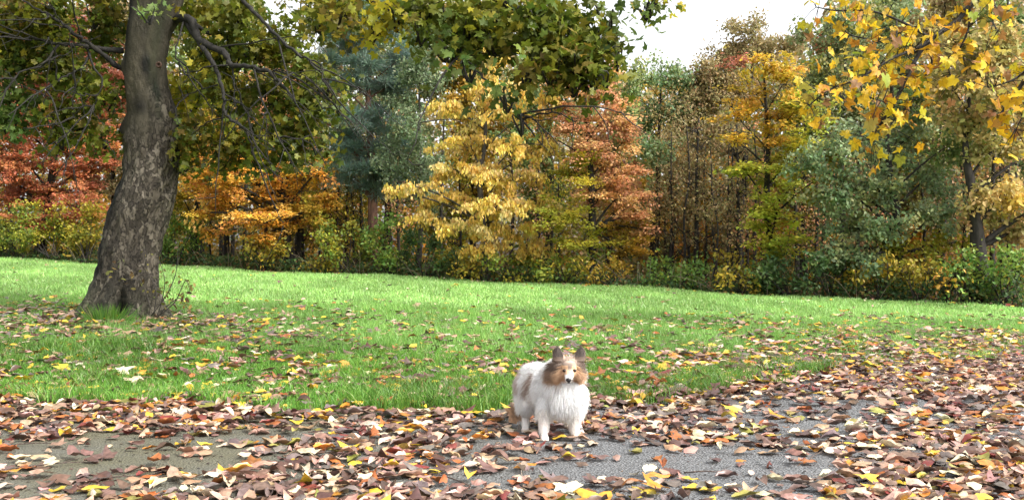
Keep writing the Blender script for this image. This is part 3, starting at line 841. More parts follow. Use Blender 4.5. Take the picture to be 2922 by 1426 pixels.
def sycamore():
    r = np.random.default_rng(501)
    root = tag(empty('sycamore_tree', S_BASE), 'big sycamore with leaning flaking trunk and green yellow leaves on the lawn', 'tree')
    prof = [(-900, 470, 560), (-600, 440, 565), (-350, 410, 560), (-150, 385, 540), (0, 372, 519), (43, 371, 501), (93, 359, 487), (179, 354, 472), (250, 358, 476), (322, 363, 496), (394, 356, 506),
            (444, 358, 507), (501, 354, 505), (573, 326, 494), (644, 304, 469), (716, 286, 451), (787, 276, 447), (845, 254, 455), (888, 228, 472), (912, 212, 486), (930, 205, 492)]
    py = np.array([p[0] for p in prof], float)
    Lx = np.array([p[1] for p in prof], float); Rx = np.array([p[2] for p in prof], float)
    q = np.concatenate([np.linspace(-900, -60, 24), np.linspace(-50, 930, 190)])[::-1]
    l = np.interp(q, py, Lx); rr = np.interp(q, py, Rx)
    k = np.ones(9) / 9                      # smooth the profile
    ls = np.convolve(np.pad(l, 4, 'edge'), k, 'valid'); rs = np.convolve(np.pad(rr, 4, 'edge'), k, 'valid')
    cx = ((ls + rs) / 2 - CX) / F * SD; rad = (rs - ls) / 2 / F * SD
    z = CAM_H + (HY - q) / F * SD
    ns = 120
    th = np.arange(ns) * 2 * np.pi / ns      # 0 = +x (photo right), -pi/2 = towards the camera
    TH, Q = np.meshgrid(th, q); R = np.repeat(rad[:, None], ns, 1)
    baseT = sstep(760, 925, Q)
    lobes = .10 * np.cos(5 * TH + .6) + .06 * np.cos(9 * TH + 2.1) + .05 * np.cos(3 * TH - .8)
    R = R * (1 + lobes * (baseT * 1.1 + .12))
    def bump(t0, q0, st, sq, h):
        dt = np.angle(np.exp(1j * (TH - t0)))
        return h * np.exp(-(dt / st) ** 2 - ((Q - q0) / sq) ** 2)
    hp = np.pi / 2
    R += bump(np.pi - .15, 372, .45, 34, .095)         # burl on the left
    R += bump(np.pi - .1, 190, .35, 26, .06)           # limb collar left
    R += bump(-.15, 335, .28, 60, .045)                # ridge on the right
    R += bump(-hp + .45, 185, .25, 22, .03)            # pruning knot
    R += bump(0.15, 55, .35, 28, .05)
    R += bump(-hp + .28, 905, .15, 60, -.26)           # hollow cleft at the foot
    R += bump(-hp + .22, 820, .09, 60, -.05)
    R += bump(-hp - .55, 915, .3, 40, .05)
    nz = np.array([mnoise.noise(Vector((math.cos(t) * 1.6, math.sin(t) * 1.6, zz * 1.7))) for zz in z for t in th]).reshape(R.shape)
    nf = np.array([mnoise.noise(Vector((math.cos(t) * 7, math.sin(t) * 7, zz * 7))) for zz in z for t in th]).reshape(R.shape)
    pl = np.clip(sstep(330, 480, Q) + sstep(.15, .5, np.cos(TH)) * sstep(200, 320, Q), 0, 1)     # flaking plates
    R += .022 * nz + .009 * nf * (1 + 2.5 * pl)
    V = np.stack([cx[:, None] + R * np.cos(TH), SD + R * np.sin(TH) * .95, np.repeat(z[:, None], ns, 1)], -1)
    # stain (plus painted shade in the hollow) / moss masks
    def ang(t0, w): return np.exp(-(np.angle(np.exp(1j * (TH - t0))) / w) ** 2)
    stain = ang(-hp - .95, .30) * sstep(420, 520, Q) * (1 - sstep(760, 850, Q)) * 1.1
    stain += ang(-hp - .85, .30) * (1 - sstep(150, 260, Q)) * .9
    stain += 1.2 * np.exp(-((TH - (2 * np.pi - hp + .35)) / .24) ** 2 - ((Q - 195) / 34) ** 2)
    stain += 1.1 * np.exp(-((TH - (2 * np.pi - hp + .75)) / .24) ** 2 - ((Q - 262) / 34) ** 2)
    stain += .8 * np.exp(-((TH - (2 * np.pi - hp - .1)) / .35) ** 2 - ((Q - 310) / 24) ** 2)
    stain += ang(-hp + .28, .16) * sstep(830, 880, Q) * 1.2  # shade inside the foot hollow, painted through the stain mask
    stain += ang(-.05, .3) * sstep(280, 330, Q) * (1 - sstep(400, 470, Q))
    stain += ang(np.pi, .35) * np.exp(-((Q - 372) / 40) ** 2) * .9
    stain += .35 * ang(-hp + .1, .5) * sstep(600, 800, Q)
    moss = ang(np.pi + .2, .6) * sstep(760, 900, Q) * 1.1 + ang(-hp + .7, .3) * .25 * (1 - sstep(300, 420, Q)) + .25 * baseT
    Cc = np.clip(np.stack([pl, stain, moss], -1), 0, 1).reshape(-1, 3)
    m, n = R.shape
    i = np.arange(m - 1)[:, None] * n; j = np.arange(n)[None, :]; kk = (j + 1) % n
    quad = np.stack([i + j, i + kk, i + n + kk, i + n + j], -1).reshape(-1, 4)
    me = mesh_np('sycamore_trunk', V.reshape(-1, 3) - S_BASE, quad.ravel(), np.full(len(quad), 4), Cc, smooth=True)
    trunk = link('trunk', me, root, trunk_mat())
    # healed pruning knot: a ring with a pale core
    kp = P(452, 185, SD - .30); kr = .03
    bm = bmesh.new()
    rings = [(kr * 1.15, -.03), (kr * 1.2, .012), (kr * .85, .022), (kr * .62, .012), (kr * .5, -.004), (.001, -.006)]
    vs_ = []
    for a_, h_ in rings:
        vs_.append([bm.verts.new((kp[0] - S_BASE[0] + math.cos(t) * a_ + .25 * h_, kp[1] - S_BASE[1] - h_, kp[2] - S_BASE[2] + math.sin(t) * a_)) for t in np.linspace(0, 2 * np.pi, 17)[:-1]])
    for a_, b_ in zip(vs_[:-1], vs_[1:]):
        for t in range(16): bm.faces.new((a_[t], a_[(t + 1) % 16], b_[(t + 1) % 16], b_[t]))
    km = bpy.data.meshes.new('knot'); bm.to_mesh(km); bm.free()
    for p_ in km.polygons: p_.use_smooth = True
    link('knot', km, trunk, bark_mat('knot_wood', (.05, .025, .018), (.14, .08, .055), 40))
    # limbs, each its own part: (control points (px,py,d)), start radius
    limbs = [
        ([(352, 145, 12), (290, 140, 11.9), (235, 132, 11.8), (165, 125, 11.7), (100, 112, 11.6), (20, 100, 11.5)], .040),
        ([(350, 196, 12), (326, 185, 11.95), (300, 160, 11.9), (255, 128, 11.75), (200, 85, 11.6), (140, 45, 11.5), (60, 0, 11.4)], .045),
        ([(490, 56, 12), (520, 50, 11.9), (548, 62, 11.8), (565, 110, 11.7), (600, 132, 11.6), (640, 152, 11.5), (658, 186, 11.4), (700, 188, 11.3), (760, 205, 11.2), (800, 240, 11.1), (845, 280, 11.0)], .062),
        ([(528, 62, 11.9), (565, 118, 11.7), (600, 168, 11.5), (620, 210, 11.4), (640, 275, 11.3), (642, 322, 11.2), (690, 360, 11.1), (712, 392, 11.0), (720, 440, 11)], .038),
        ([(545, 60, 11.85), (590, 92, 11.9), (640, 100, 12), (662, 142, 12.1), (720, 165, 12.2), (780, 182, 12.3), (850, 160, 12.4), (900, 190, 12.5)], .032),
        ([(520, -120, 12), (640, -60, 11.8), (690, 0, 11.6), (735, 45, 11.4), (780, 92, 11.2), (850, 155, 11), (890, 180, 10.9), (950, 270, 10.8)], .034),
        ([(480, -330, 12), (700, -230, 11), (900, -110, 10), (1060, 0, 9.4), (1150, 45, 9.1), (1260, 80, 8.9), (1350, 160, 8.7)], .07),
        ([(480, -420, 12), (800, -300, 10.6), (1150, -140, 9.4), (1400, -10, 8.9), (1480, 30, 8.8), (1560, 110, 8.7), (1620, 190, 8.6), (1690, 260, 8.5)], .075),
        ([(1280, 10, 9.0), (1300, 70, 8.8), (1312, 135, 8.7), (1340, 185, 8.6), (1400, 240, 8.5), (1450, 300, 8.5), (1490, 340, 8.5)], .014),
        ([(1150, -140, 9.4), (1450, -120, 9.0), (1650, -40, 8.8), (1720, 60, 8.7), (1740, 130, 8.7)], .03),
        ([(1650, -40, 8.8), (1780, -40, 8.7), (1850, -5, 8.7), (1890, 20, 8.7)], .007),
        ([(255, 150, 11.8), (235, 190, 11.7), (205, 208, 11.6), (165, 228, 11.5), (135, 255, 11.4), (120, 300, 11.4)], .016),
        ([(165, 127, 11.7), (120, 185, 11.5), (60, 205, 11.4), (0, 270, 11.3)], .018),
        ([(248, 140, 11.8), (268, 195, 11.7), (292, 230, 11.6), (272, 285, 11.6), (265, 325, 11.6), (300, 360, 11.6)], .014),
        ([(205, 208, 11.6), (214, 245, 11.5), (204, 300, 11.5), (215, 345, 11.5)], .011),
        ([(522, 62, 11.85), (500, 150, 11.5), (512, 192, 11.5), (510, 262, 11.5)], .012),
        ([(650, 186, 11.4), (600, 190, 11.4), (550, 203, 11.5), (485, 205, 11.5)], .013),
        ([(725, 200, 11.2), (745, 280, 11.1), (768, 330, 11.0), (800, 400, 11.0), (830, 430, 11)], .013),
        ([(641, 268, 11.3), (690, 300, 11.3), (715, 360, 11.2), (730, 420, 11.2)], .012),
        ([(640, 335, 11.2), (590, 350, 11.3), (550, 385, 11.4)], .011),
        ([(620, 242, 11.4), (560, 260, 11.5), (500, 285, 11.6)], .010),
        ([(800, 240, 11.1), (780, 200, 11.0), (860, 215, 10.9), (900, 240, 10.8)], .010),
        ([(420, -500, 12), (200, -420, 11), (0, -250, 10.2), (-200, -160, 9.8)], .07),
        ([(470, -600, 12), (600, -700, 13.5), (800, -600, 15)], .07),
        ([(440, -650, 12), (250, -800, 13), (50, -700, 14.5)], .07),
    ]
    extra = []
    for li, (pts, r0) in enumerate(limbs[:22]):
        if li in (6, 7, 9, 10): continue
        w = spline([P(*p) for p in pts], 6 * len(pts))
        for _ in range(5 if len(pts) > 5 else 3):
            j = r.integers(len(w) // 3, len(w))
            tdir = norm(w[min(j + 1, len(w) - 1)] - w[j - 1])
            ln_ = r.uniform(.35, .95)
            side = r.normal(size=3) * [.8, .35, .8]
            e = w[j] + (tdir * .7 + side * .7 + [0, -.25, -.25]) * ln_
            m = (w[j] + e) / 2 + r.normal(0, .09, 3) + [0, 0, .06]
            extra.append((bez(w[j], m, e, 9), .011))
            for _ in range(2):
                k2 = r.integers(3, 9); q = extra[-1][0][min(k2, 8)]
                e2 = q + norm(r.normal(size=3) * [.8, .4, .8] + tdir * .5 + [0, 0, -.3]) * r.uniform(.2, .5)
                extra.append((bez(q, (q + e2) / 2 + r.normal(0, .05, 3), e2, 6), .006)) if True else None
                extra[-1], extra[-2] = extra[-2], extra[-1]
    for w, r0 in extra:
        ex = CX + w[:, 0] / w[:, 1] * F
        if ((ex > 345) & (ex < 500)).any() and w[0][1] < SD: continue
        wz = w + r.normal(0, .008, w.shape); wz[0] = w[0]
        T = Tubes(); T.add(wz, np.linspace(r0, r0 * .35, len(w)), 5)
        link('branch', T.mesh('branch', S_BASE), root, M_BARK_BRANCH)
    for pts, r0 in limbs:
        wp = spline([P(*p) for p in pts], 6 * len(pts))
        wp += r.normal(0, .012, wp.shape) * np.linspace(0, 1, len(wp))[:, None]
        T = Tubes(); T.add(wp, np.linspace(r0 * .9, max(.004, r0 * .22), len(wp)) * (1 + .12 * r.normal(size=len(wp))), 8)
        link('limb', T.mesh('limb', S_BASE), root, M_BARK_BRANCH)
    SY = [(.11, .145, .015, 4), (.16, .175, .018, 4), (.07, .10, .015, 3.4), (.27, .24, .022, 1.5), (.16, .11, .02, 1.2), (.44, .36, .03, .6)]  # greens darkened: the crown's shaded, backlit look is put into the colour
    SYY = [(.55, .44, .03, 2), (.33, .32, .03, 2), (.2, .24, .025, 2)]
    SYG = [(.09, .15, .03, 3), (.13, .18, .035, 2), (.16, .21, .06, 1)]
    bl = [(40, 60, 90, 70), (150, 50, 100, 70), (260, 50, 80, 55), (60, 180, 90, 65), (160, 190, 80, 55), (250, 215, 70, 55), (60, 290, 80, 55, SYG), (150, 320, 70, 45), (40, 355, 60, 40, SYG),
          (230, 345, 80, 40), (300, 285, 50, 55), (300, 395, 36, 45), (180, 400, 60, 28), (320, 60, 50, 60, None, .6), (-40, 120, 70, 90), (-60, 280, 70, 90), (110, 120, 100, 70, SYY, .8), (300, 130, 60, 50, None, .7),
          (560, 60, 90, 70, None, .4), (680, 60, 90, 65), (600, 165, 90, 55), (720, 150, 100, 55), (790, 110, 50, 45), (860, 180, 65, 45), (930, 245, 55, 36), (640, 270, 100, 55), (760, 270, 100, 55),
          (880, 295, 80, 45), (965, 295, 26, 20), (560, 285, 70, 65, SYY, .5), (550, 390, 55, 60), (660, 380, 90, 48), (780, 385, 100, 45), (880, 365, 60, 36), (830, 440, 80, 34), (740, 455, 60, 28), (520, 460, 40, 36),
          (905, 420, 36, 30), (640, 450, 60, 30),
          (1000, 15, 110, 34, None, -2.4), (900, 10, 80, 30, None, -2), (1130, 40, 90, 45, SYY, -2.9), (1260, 50, 90, 50, None, -3.1), (1380, 50, 100, 55, None, -3.2), (1500, 50, 100, 55, None, -3.3),
          (1420, 120, 100, 45, None, -3.3), (1540, 130, 110, 55, None, -3.4), (1610, 50, 80, 60, None, -3.3), (1640, 170, 85, 52, None, -3.5), (1690, 215, 55, 36, None, -3.5), (1690, 110, 40, 45, None, -3.3),
          (1280, 140, 60, 40, SYG, -3.3), (1735, 100, 24, 60, SYG, -3.3), (1340, 195, 36, 26, SYG, -3.4), (1445, 275, 36, 26, SYG, -3.5), (1060, 90, 60, 24, SYY, -2.8), (1640, 235, 60, 26, None, -3.5), (1500, 190, 70, 30, None, -3.5),
          (1850, 8, 60, 18, SYG, -3.3), (1850, 14, 50, 14, SYY, -3.3), (1200, 90, 50, 30, None, -3.1), (425, 35, 36, 20, SYG, -1.2), (1490, 345, 20, 18, SYG, -3.5),
          (1580, 90, 110, 60, None, -3.2), (1660, 130, 80, 60, None, -3.4), (1570, 200, 80, 34, None, -3.5), (1700, 170, 60, 50, None, -3.4), (1725, 215, 36, 32, None, -3.5), (1440, 60, 110, 60, None, -3.0), (1320, 90, 80, 50, None, -3.2), (1745, 50, 26, 40, SYG, -3.3), (1760, 160, 20, 30, SYG, -3.4), (1205, 30, 90, 50, None, -3.0), (960, 50, 70, 40, None, -2.6), (910, 60, 50, 40, None, -2.2)]
    d1 = dress(bl, SD, .112, 1350, SY, 'spray', r, tw_k=42)
    top = []
    for i in range(26):
        top.append((r.uniform(-500, 1500), r.uniform(-1000, -170), 190, 110, None, r.uniform(-3.5, 3.0)))
    d2 = dress(top, SD, .21, 190, SY, 'spray', r, tw_k=7)
    W = Tubes()
    for dset in (d1, d2):
        _, t0, t1, t2 = dset[:4]
        for i in range(len(t0)):
            W.add(bez(t0[i], t1[i], t2[i], 5), [.012, .010, .008, .006, .003], 3)
    link('twigs', W.mesh('twigs', S_BASE), root, M_BARK_BRANCH, kind='stuff')
    tm = [leaf_maple(s, c) for s, c in ((1, .3), (2, .6), (3, -.3))]
    lp, la, ln, ls_, lc = [np.concatenate([d1[i], d2[i]]) for i in range(4, 9)]
    px = CX + lp[:, 0] / lp[:, 1] * F; pyy = HY - (lp[:, 2] - CAM_H) / lp[:, 1] * F
    # keep leaves out of the trunk's face except the few sprigs in front
    front = (lp[:, 1] < SD + .3) & (px > 365) & (px < 480) & (pyy > 60)
    keep = ~front
    lp, la, ln, ls_, lc, px, pyy = [a[keep] for a in (lp, la, ln, ls_, lc, px, pyy)]
    score = ls_ / lp[:, 1] * ((px > 10) & (px < 2900) & (pyy > 10))
    idx = np.argsort(-score)[:290]
    mask = np.ones(len(lp), bool); mask[idx] = False
    single_leaves(root, S_BASE, lp[idx], la[idx], ln[idx], ls_[idx], lc[idx], tm, 'sycamore_leaf')
    lp, la, ln, ls_, lc = [a[mask] for a in (lp, la, ln, ls_, lc)]
    grp = r.integers(0, 3, len(lp))
    for g in range(3):
        k = grp == g
        link('foliage', leaf_cloud('sycamore_foliage', lp[k], la[k], ln[k], ls_[k], tm[g], lc[k], S_BASE), root, M_LEAF, kind='stuff')
    # basal shoots
    shoots = [[(432, 900), (470, 850), (495, 800), (505, 760), (508, 690)], [(440, 900), (445, 830), (420, 770), (410, 700)], [(455, 900), (500, 860), (530, 800), (545, 840)],
              [(450, 905), (480, 870), (515, 850), (535, 880)], [(400, 800), (370, 795), (330, 805)], [(430, 880), (415, 830), (395, 790)], [(447, 905), (462, 860), (470, 800), (455, 745)],
              [(300, 800), (310, 770), (330, 745)]]
    sp_leaf = []
    for s in shoots:
        w = spline([P(a, b, SD - .48 - .04 * i) for i, (a, b) in enumerate(s)], 14)
        T = Tubes(); T.add(w, np.linspace(.007, .003, 14), 5)
        link('basal_shoot', T.mesh('basal_shoot', S_BASE), root, M_BARK_GREY)
        for _ in range(22 if s[0][0] > 440 else 8):
            sp_leaf.append(w[r.integers(4, 14)] + r.normal(0, .045, 3))
    sp = np.array(sp_leaf); n = len(sp)
    c = jitter(pick([(.22, .19, .05, 2), (.14, .16, .035, 2), (.12, .075, .03, 2), (.32, .26, .07, 1)], n, r), r)
    link('basal_leaves', leaf_cloud('basal_leaves', sp, r.normal(size=(n, 3)) + [0, 0, -.4], r.normal(size=(n, 3)) + [0, -.6, .4], r.uniform(.035, .075, n), leaf_hex(), c, S_BASE), root, M_LEAF, kind='stuff')
    return root
sycamore()

# ------------------------------------------------------------------ yellow maple reaching in from the right
def maple():
    r = np.random.default_rng(601)
    base = np.array([6.1, 7.4, float(gz(6.1, 7.4)) - .05])
    root = tag(empty('maple_tree', base), 'golden yellow maple bough hanging in over the lawn in front of the oak', 'tree')
    T = Tubes()
    tp = spline([base, base + [.05, .02, 1.2], base + [-.05, .05, 2.4], base + [.1, .1, 4.2], base + [.2, .2, 6.5]], 24)
    k = np.linspace(0, 1, 24)
    T.add(tp, .19 * (1 - .7 * k) + .12 * np.exp(-k * 14), 14)
    link('trunk', T.mesh('trunk', base), root, M_BARK_GREY)
    A = base + np.array([-.02, .06, 2.9])
    L = [([A, [4.6, 7.0, 3.35], [3.5, 6.65, 3.0], P(2790, 0, 6.5), P(2730, 60, 6.45), P(2640, 130, 6.4), P(2590, 220, 6.35), P(2550, 300, 6.3), P(2510, 360, 6.3), P(2490, 400, 6.3)], .026),
         ([P(2720, 70, 6.45), P(2630, 130, 6.3), P(2540, 170, 6.2), P(2450, 225, 6.1), P(2370, 255, 6.05), P(2310, 300, 6.0)], .012),
         ([P(2660, 110, 6.4), P(2570, 60, 6.4), P(2480, 30, 6.45), P(2390, 30, 6.5), P(2330, 20, 6.5)], .010),
         ([P(2640, 130, 6.4), P(2600, 150, 6.5), P(2520, 120, 6.6), P(2430, 100, 6.7), P(2400, 70, 6.7)], .009),
         ([P(2770, 20, 6.5), P(2765, 80, 6.4), P(2745, 130, 6.4), P(2710, 190, 6.4), P(2720, 230, 6.4)], .008),
         ([P(2640, 130, 6.4), P(2660, 180, 6.4), P(2620, 250, 6.4), P(2600, 300, 6.4)], .008),
         ([P(2560, 60, 6.4), P(2560, 100, 6.3), P(2555, 110, 6.3)], .006),
         ([P(2450, 225, 6.1), P(2470, 270, 6.1), P(2520, 290, 6.1)], .006),
         ([P(2830, -10, 6.6), P(2845, 30, 6.5), P(2835, 60, 6.5), P(2850, 90, 6.4)], .008),
         ([A, [4.9, 6.9, 3.0], [3.9, 6.5, 2.6], P(2990, 130, 6.2), P(2930, 220, 6.2), P(2885, 290, 6.2), P(2850, 330, 6.2)], .028),
         ([P(2960, 170, 6.2), P(2905, 220, 6.1), P(2860, 240, 6.1), P(2820, 250, 6.1)], .008),
         ([P(2930, 220, 6.2), P(2930, 300, 6.1), P(2900, 370, 6.1)], .008),
         ([A, [4.8, 6.2, 4.0], [3.6, 5.6, 4.3], [2.6, 5.2, 4.4]], .04), ([tp[15], [7.3, 8.3, 5.2], [8.2, 9, 5.9]], .05), ([tp[16], [5.2, 9, 5.4], [4.4, 10.2, 6.0]], .05)]
    lv = []; ax = []
    for i, (pts, r0) in enumerate(L):
        w = spline(pts, 7 * len(pts))
        Tb = Tubes(); Tb.add(w, np.linspace(r0, max(.0035, r0 * .2), len(w)), 7)
        link('limb', Tb.mesh('limb', base), root, M_BARK_BRANCH)
        n = [150, 80, 52, 42, 32, 28, 12, 22, 16, 80, 28, 36, 70, 50, 50][i]
        lo = .22 if i in (0, 9) else .35 if i > 11 else .12
        sc = .10 if i < 12 else .5
        t = r.uniform(lo, 1, n) * (len(w) - 1)
        p = w[t.astype(int)] + r.normal(0, sc, (n, 3)) - [0, 0, .03]
        lv.append(p); ax.append(r.normal(size=(n, 3)) * .7 + [-.2, -.2, -.6])
        for q, tt in zip(p[:18], t[:18]):
            Tb = None
    p = np.concatenate(lv); a = np.concatenate(ax); n = len(p)
    # leaf stalk twigs
    W = Tubes()
    allw = np.concatenate([spline(q[0], 7 * len(q[0])) for q in L])
    for q in p:
        j = np.argmin(((allw - q) ** 2).sum(1))
        W.add(bez(allw[j], (allw[j] + q) / 2 + [0, 0, .02], q, 4), [.003, .0025, .002, .0015], 3)
    link('stalks', W.mesh('stalks', base), root, M_BARK_BRANCH, kind='stuff')
    nm = r.normal(size=(n, 3)) * .6 + [0, -.5, .7]
    c = jitter(pick([(.72, .46, .02, 4), (.66, .52, .03, 2), (.60, .32, .02, 2), (.42, .36, .07, 2), (.30, .15, .05, 1.3), (.48, .22, .03, 1), (.35, .42, .04, .6)], n, r), r, .2, .08)
    tm = [leaf_maple(s, q) for s, q in ((11, .3), (12, .9), (13, -.5), (14, .6))]
    s = r.uniform(.07, .115, n)
    px = CX + p[:, 0] / p[:, 1] * F; py = HY - (p[:, 2] - CAM_H) / p[:, 1] * F
    order = np.argsort(~((px < 2960) & (py > -40)), kind='stable')
    one, rest = order[:298], order[298:]
    single_leaves(root, base, p[one], a[one], nm[one], s[one], c[one], tm, 'maple_leaf')
    if len(rest):
        link('foliage', leaf_cloud('maple_foliage', p[rest], a[rest], nm[rest], s[rest], tm[0], c[rest], base), root, M_LEAF, kind='stuff')
maple()

# ------------------------------------------------------------------ lawn grass
def in_view(x, y, pad=1.0):
    return np.abs(x) < y * .52 + pad

def grass():
    r = np.random.default_rng(701)
    V, L, S, C, off = [], [], [], [], 0
    GN = [(.12, .27, .035, 3), (.15, .32, .045, 3), (.085, .20, .03, 2.4), (.22, .36, .07, 1.2), (.34, .33, .13, .4)]
    GF = [(.30, .52, .14, 3), (.36, .58, .18, 3), (.26, .46, .11, 2), (.45, .60, .22, 1)]  # far blades paler: sky sheen on the distant lawn mixed into their colour
    for (y0, y1, dens, h, w, far) in [(6.0, 9.5, 4200, .075, .0065, 0), (9.5, 15.5, 1500, .062, .011, .4), (15.5, 33.5, 460, .055, .02, 1)]:
        xm = y1 * .52 + 1.6
        n = int((y1 - y0) * 2 * xm * dens)
        x = r.uniform(-xm, xm, n); y = r.uniform(y0, y1, n)
        k = in_view(x, y, 1.6) & (y > lawn_edge(x)) & (y < wood_edge(x) + .25 * np.sin(x * 3) + .1)
        # the verge is ragged, and leaves have smothered patches of it
        cov = (x > .8) & (y < 12.5) & (vnoise(x * 1.7, y * 1.7, 9) < .25) & (y < lawn_edge(x) + 2.2)
        k &= ~(cov & (r.uniform(size=n) < .75))
        x, y = x[k], y[k]; n = len(x)
        z = gz(x, y)
        clump = 1 + .45 * vnoise(x * 2.6, y * 2.6, 5) + .5 * np.exp(-np.abs(y - lawn_edge(x)) / .25)
        hh = h * r.uniform(.45, 1.25, n) * clump
        a = r.uniform(0, 6.28, n); b = r.uniform(0, 6.28, n); lean = hh * r.uniform(.15, .9, n)
        ux, uy = np.cos(a) * w * .5, np.sin(a) * w * .5
        lx, ly = np.cos(b) * lean, np.sin(b) * lean
        g = far * np.ones(n)
        col = (1 - g)[:, None] * pick(GN, n, r) + g[:, None] * pick(GF, n, r)
        col = jitter(col * (1 + .22 * vnoise(x * .9, y * .9, 6))[:, None], r, .2, .08)
        if far < .3:
            v = np.stack([np.stack([x - ux, y - uy, z - .004], -1), np.stack([x + ux, y + uy, z - .004], -1),
                          np.stack([x + ux * .8 + lx * .35, y + uy * .8 + ly * .35, z + hh * .6], -1), np.stack([x - ux * .8 + lx * .35, y - uy * .8 + ly * .35, z + hh * .6], -1),
                          np.stack([x + lx, y + ly, z + hh * .95], -1)], 1)
            f = np.array([0, 1, 2, 3, 3, 2, 4]); s = [4, 3]; kv = 5
        else:
            v = np.stack([np.stack([x - ux, y - uy, z - .004], -1), np.stack([x + ux, y + uy, z - .004], -1), np.stack([x + lx, y + ly, z + hh], -1)], 1)
            f = np.array([0, 1, 2]); s = [3]; kv = 3
        V.append(v.reshape(-1, 3)); L.append((np.arange(n)[:, None] * kv + f[None, :]).ravel() + off); S.append(np.tile(s, n)); C.append(np.repeat(col, kv, 0))
        off += n * kv
    me = mesh_np('lawn_grass', np.concatenate(V), np.concatenate(L), np.concatenate(S), np.concatenate(C))
    o = link('lawn_grass', me, mat=M_GRASS, kind='stuff')
    tag(o, 'bright green mown grass of the sloping lawn', 'grass')
    # tuft at the foot of the sycamore
    n = 260; bx = P(312, 905, 11.35)
    x = bx[0] + r.normal(0, .09, n); y = 11.3 + r.normal(0, .06, n); z = gz(x, y)
    hh = r.uniform(.10, .24, n); a = r.uniform(0, 6.28, n)
    lx = (x - bx[0]) * 1.0 + r.normal(0, .05, n); ly = r.normal(0, .05, n)
    v = np.stack([np.stack([x - .006, y, z - .01], -1), np.stack([x + .006, y, z - .01], -1), np.stack([x + lx, y + ly, z + hh], -1)], 1)
    org = np.array([bx[0], 11.3, float(gz(bx[0], 11.3))])
    me = mesh_np('grass_tuft', v.reshape(-1, 3) - org, np.arange(n * 3), np.full(n, 3), np.repeat(jitter(pick(GN, n, r), r), 3, 0))
    o = link('grass_tuft', me, mat=M_GRASS, loc=org, kind='stuff')
    tag(o, 'long dark green grass tuft at the foot of the leaning sycamore', 'grass')
grass()

# ------------------------------------------------------------------ fallen leaves
def ground_leaf(seed, W=.25, fold=.2, bend=.25, twist=.2, rows=7):
    """curled oval leaf, 1 long, centred"""
    r = random.Random(seed)
    v = []; f = []
    us = np.linspace(0, 1, rows)
    ph = r.uniform(0, 6.28)
    for u in us:
        w = W * (math.sin(math.pi * u ** .85) ** .75 if 0 < u < 1 else .02)
        y = u - .5
        z0 = bend * (4 * y * y) * .5 + .03 * math.sin(u * 9 + ph)
        tw = twist * (u - .5) * 2
        for sgn in (-1, 0, 1):
            z = z0 + (fold * abs(sgn) * w * 1.6) + sgn * w * math.sin(tw) + (.035 * math.sin(u * 13 + sgn * 2 + ph) if sgn else 0)
            v.append([sgn * w * math.cos(tw) * (1 - .25 * fold), y, z])
    for i in range(rows - 1):
        a = i * 3
        f += [[a, a + 1, a + 4, a + 3], [a + 1, a + 2, a + 5, a + 4]]
    # stalk
    k = len(v)
    s = v[1]
    v += [[s[0] - .008, s[1], s[2]], [s[0] + .008, s[1], s[2]], [s[0] + r.uniform(-.08, .08), s[1] - r.uniform(.2, .4), s[2] + r.uniform(.0, .15)]]
    f.append([k, k + 1, k + 2])
    v = np.array(v); v[:, 2] -= np.percentile(v[:, 2], 12)
    return v, f

def ground_maple(seed, curl):
    v, f = leaf_maple(seed, curl)
    v = v.copy(); v[:, 2] -= np.percentile(v[:, 2], 20)
    return v * 1.05, f

GL = [ground_leaf(900 + i, *p) for i, p in enumerate([(.25, .15, .08, .1), (.24, .4, .15, .3), (.28, .2, .28, -.2), (.22, .7, .12, .4), (.27, -.2, -.22, .2), (.25, .3, .32, .3),
                                                      (.30, .05, .08, -.25), (.20, .8, .25, -.4), (.27, .4, -.25, .2), (.25, .2, .45, .2)])]
GM = [ground_maple(940 + i, c) for i, c in enumerate((.25, .5, -.4, .7))]
ALLT = GL + GM
_gp = [(.25, .15, .08, .1), (.24, .4, .15, .3), (.28, .2, .28, -.2), (.22, .7, .12, .4), (.27, -.2, -.22, .2), (.25, .3, .32, .3), (.30, .05, .08, -.25), (.20, .8, .25, -.4), (.27, .4, -.25, .2), (.25, .2, .45, .2)]
LOWT = [ground_leaf(900 + i, *p, rows=4) for i, p in enumerate(_gp)] + GM[:]
LOWT = [(v.copy(), f) for v, f in LOWT]
FC = {'mauve brown': (.20, .115, .09), 'dark brown': (.105, .055, .042), 'tan': (.42, .27, .17), 'cream': (.70, .57, .40), 'yellow': (.68, .45, .05), 'russet': (.36, .12, .035), 'orange': (.56, .24, .035), 'grey brown': (.17, .13, .115), 'olive': (.28, .25, .06), 'dark red': (.20, .045, .035), 'pinkish': (.48, .28, .22)}
FN = list(FC)
FW = dict(zip(FN, [3.6, 2.6, 2.8, 2.2, 1.1, 1.4, .6, 1.8, .4, .6, 2.0]))

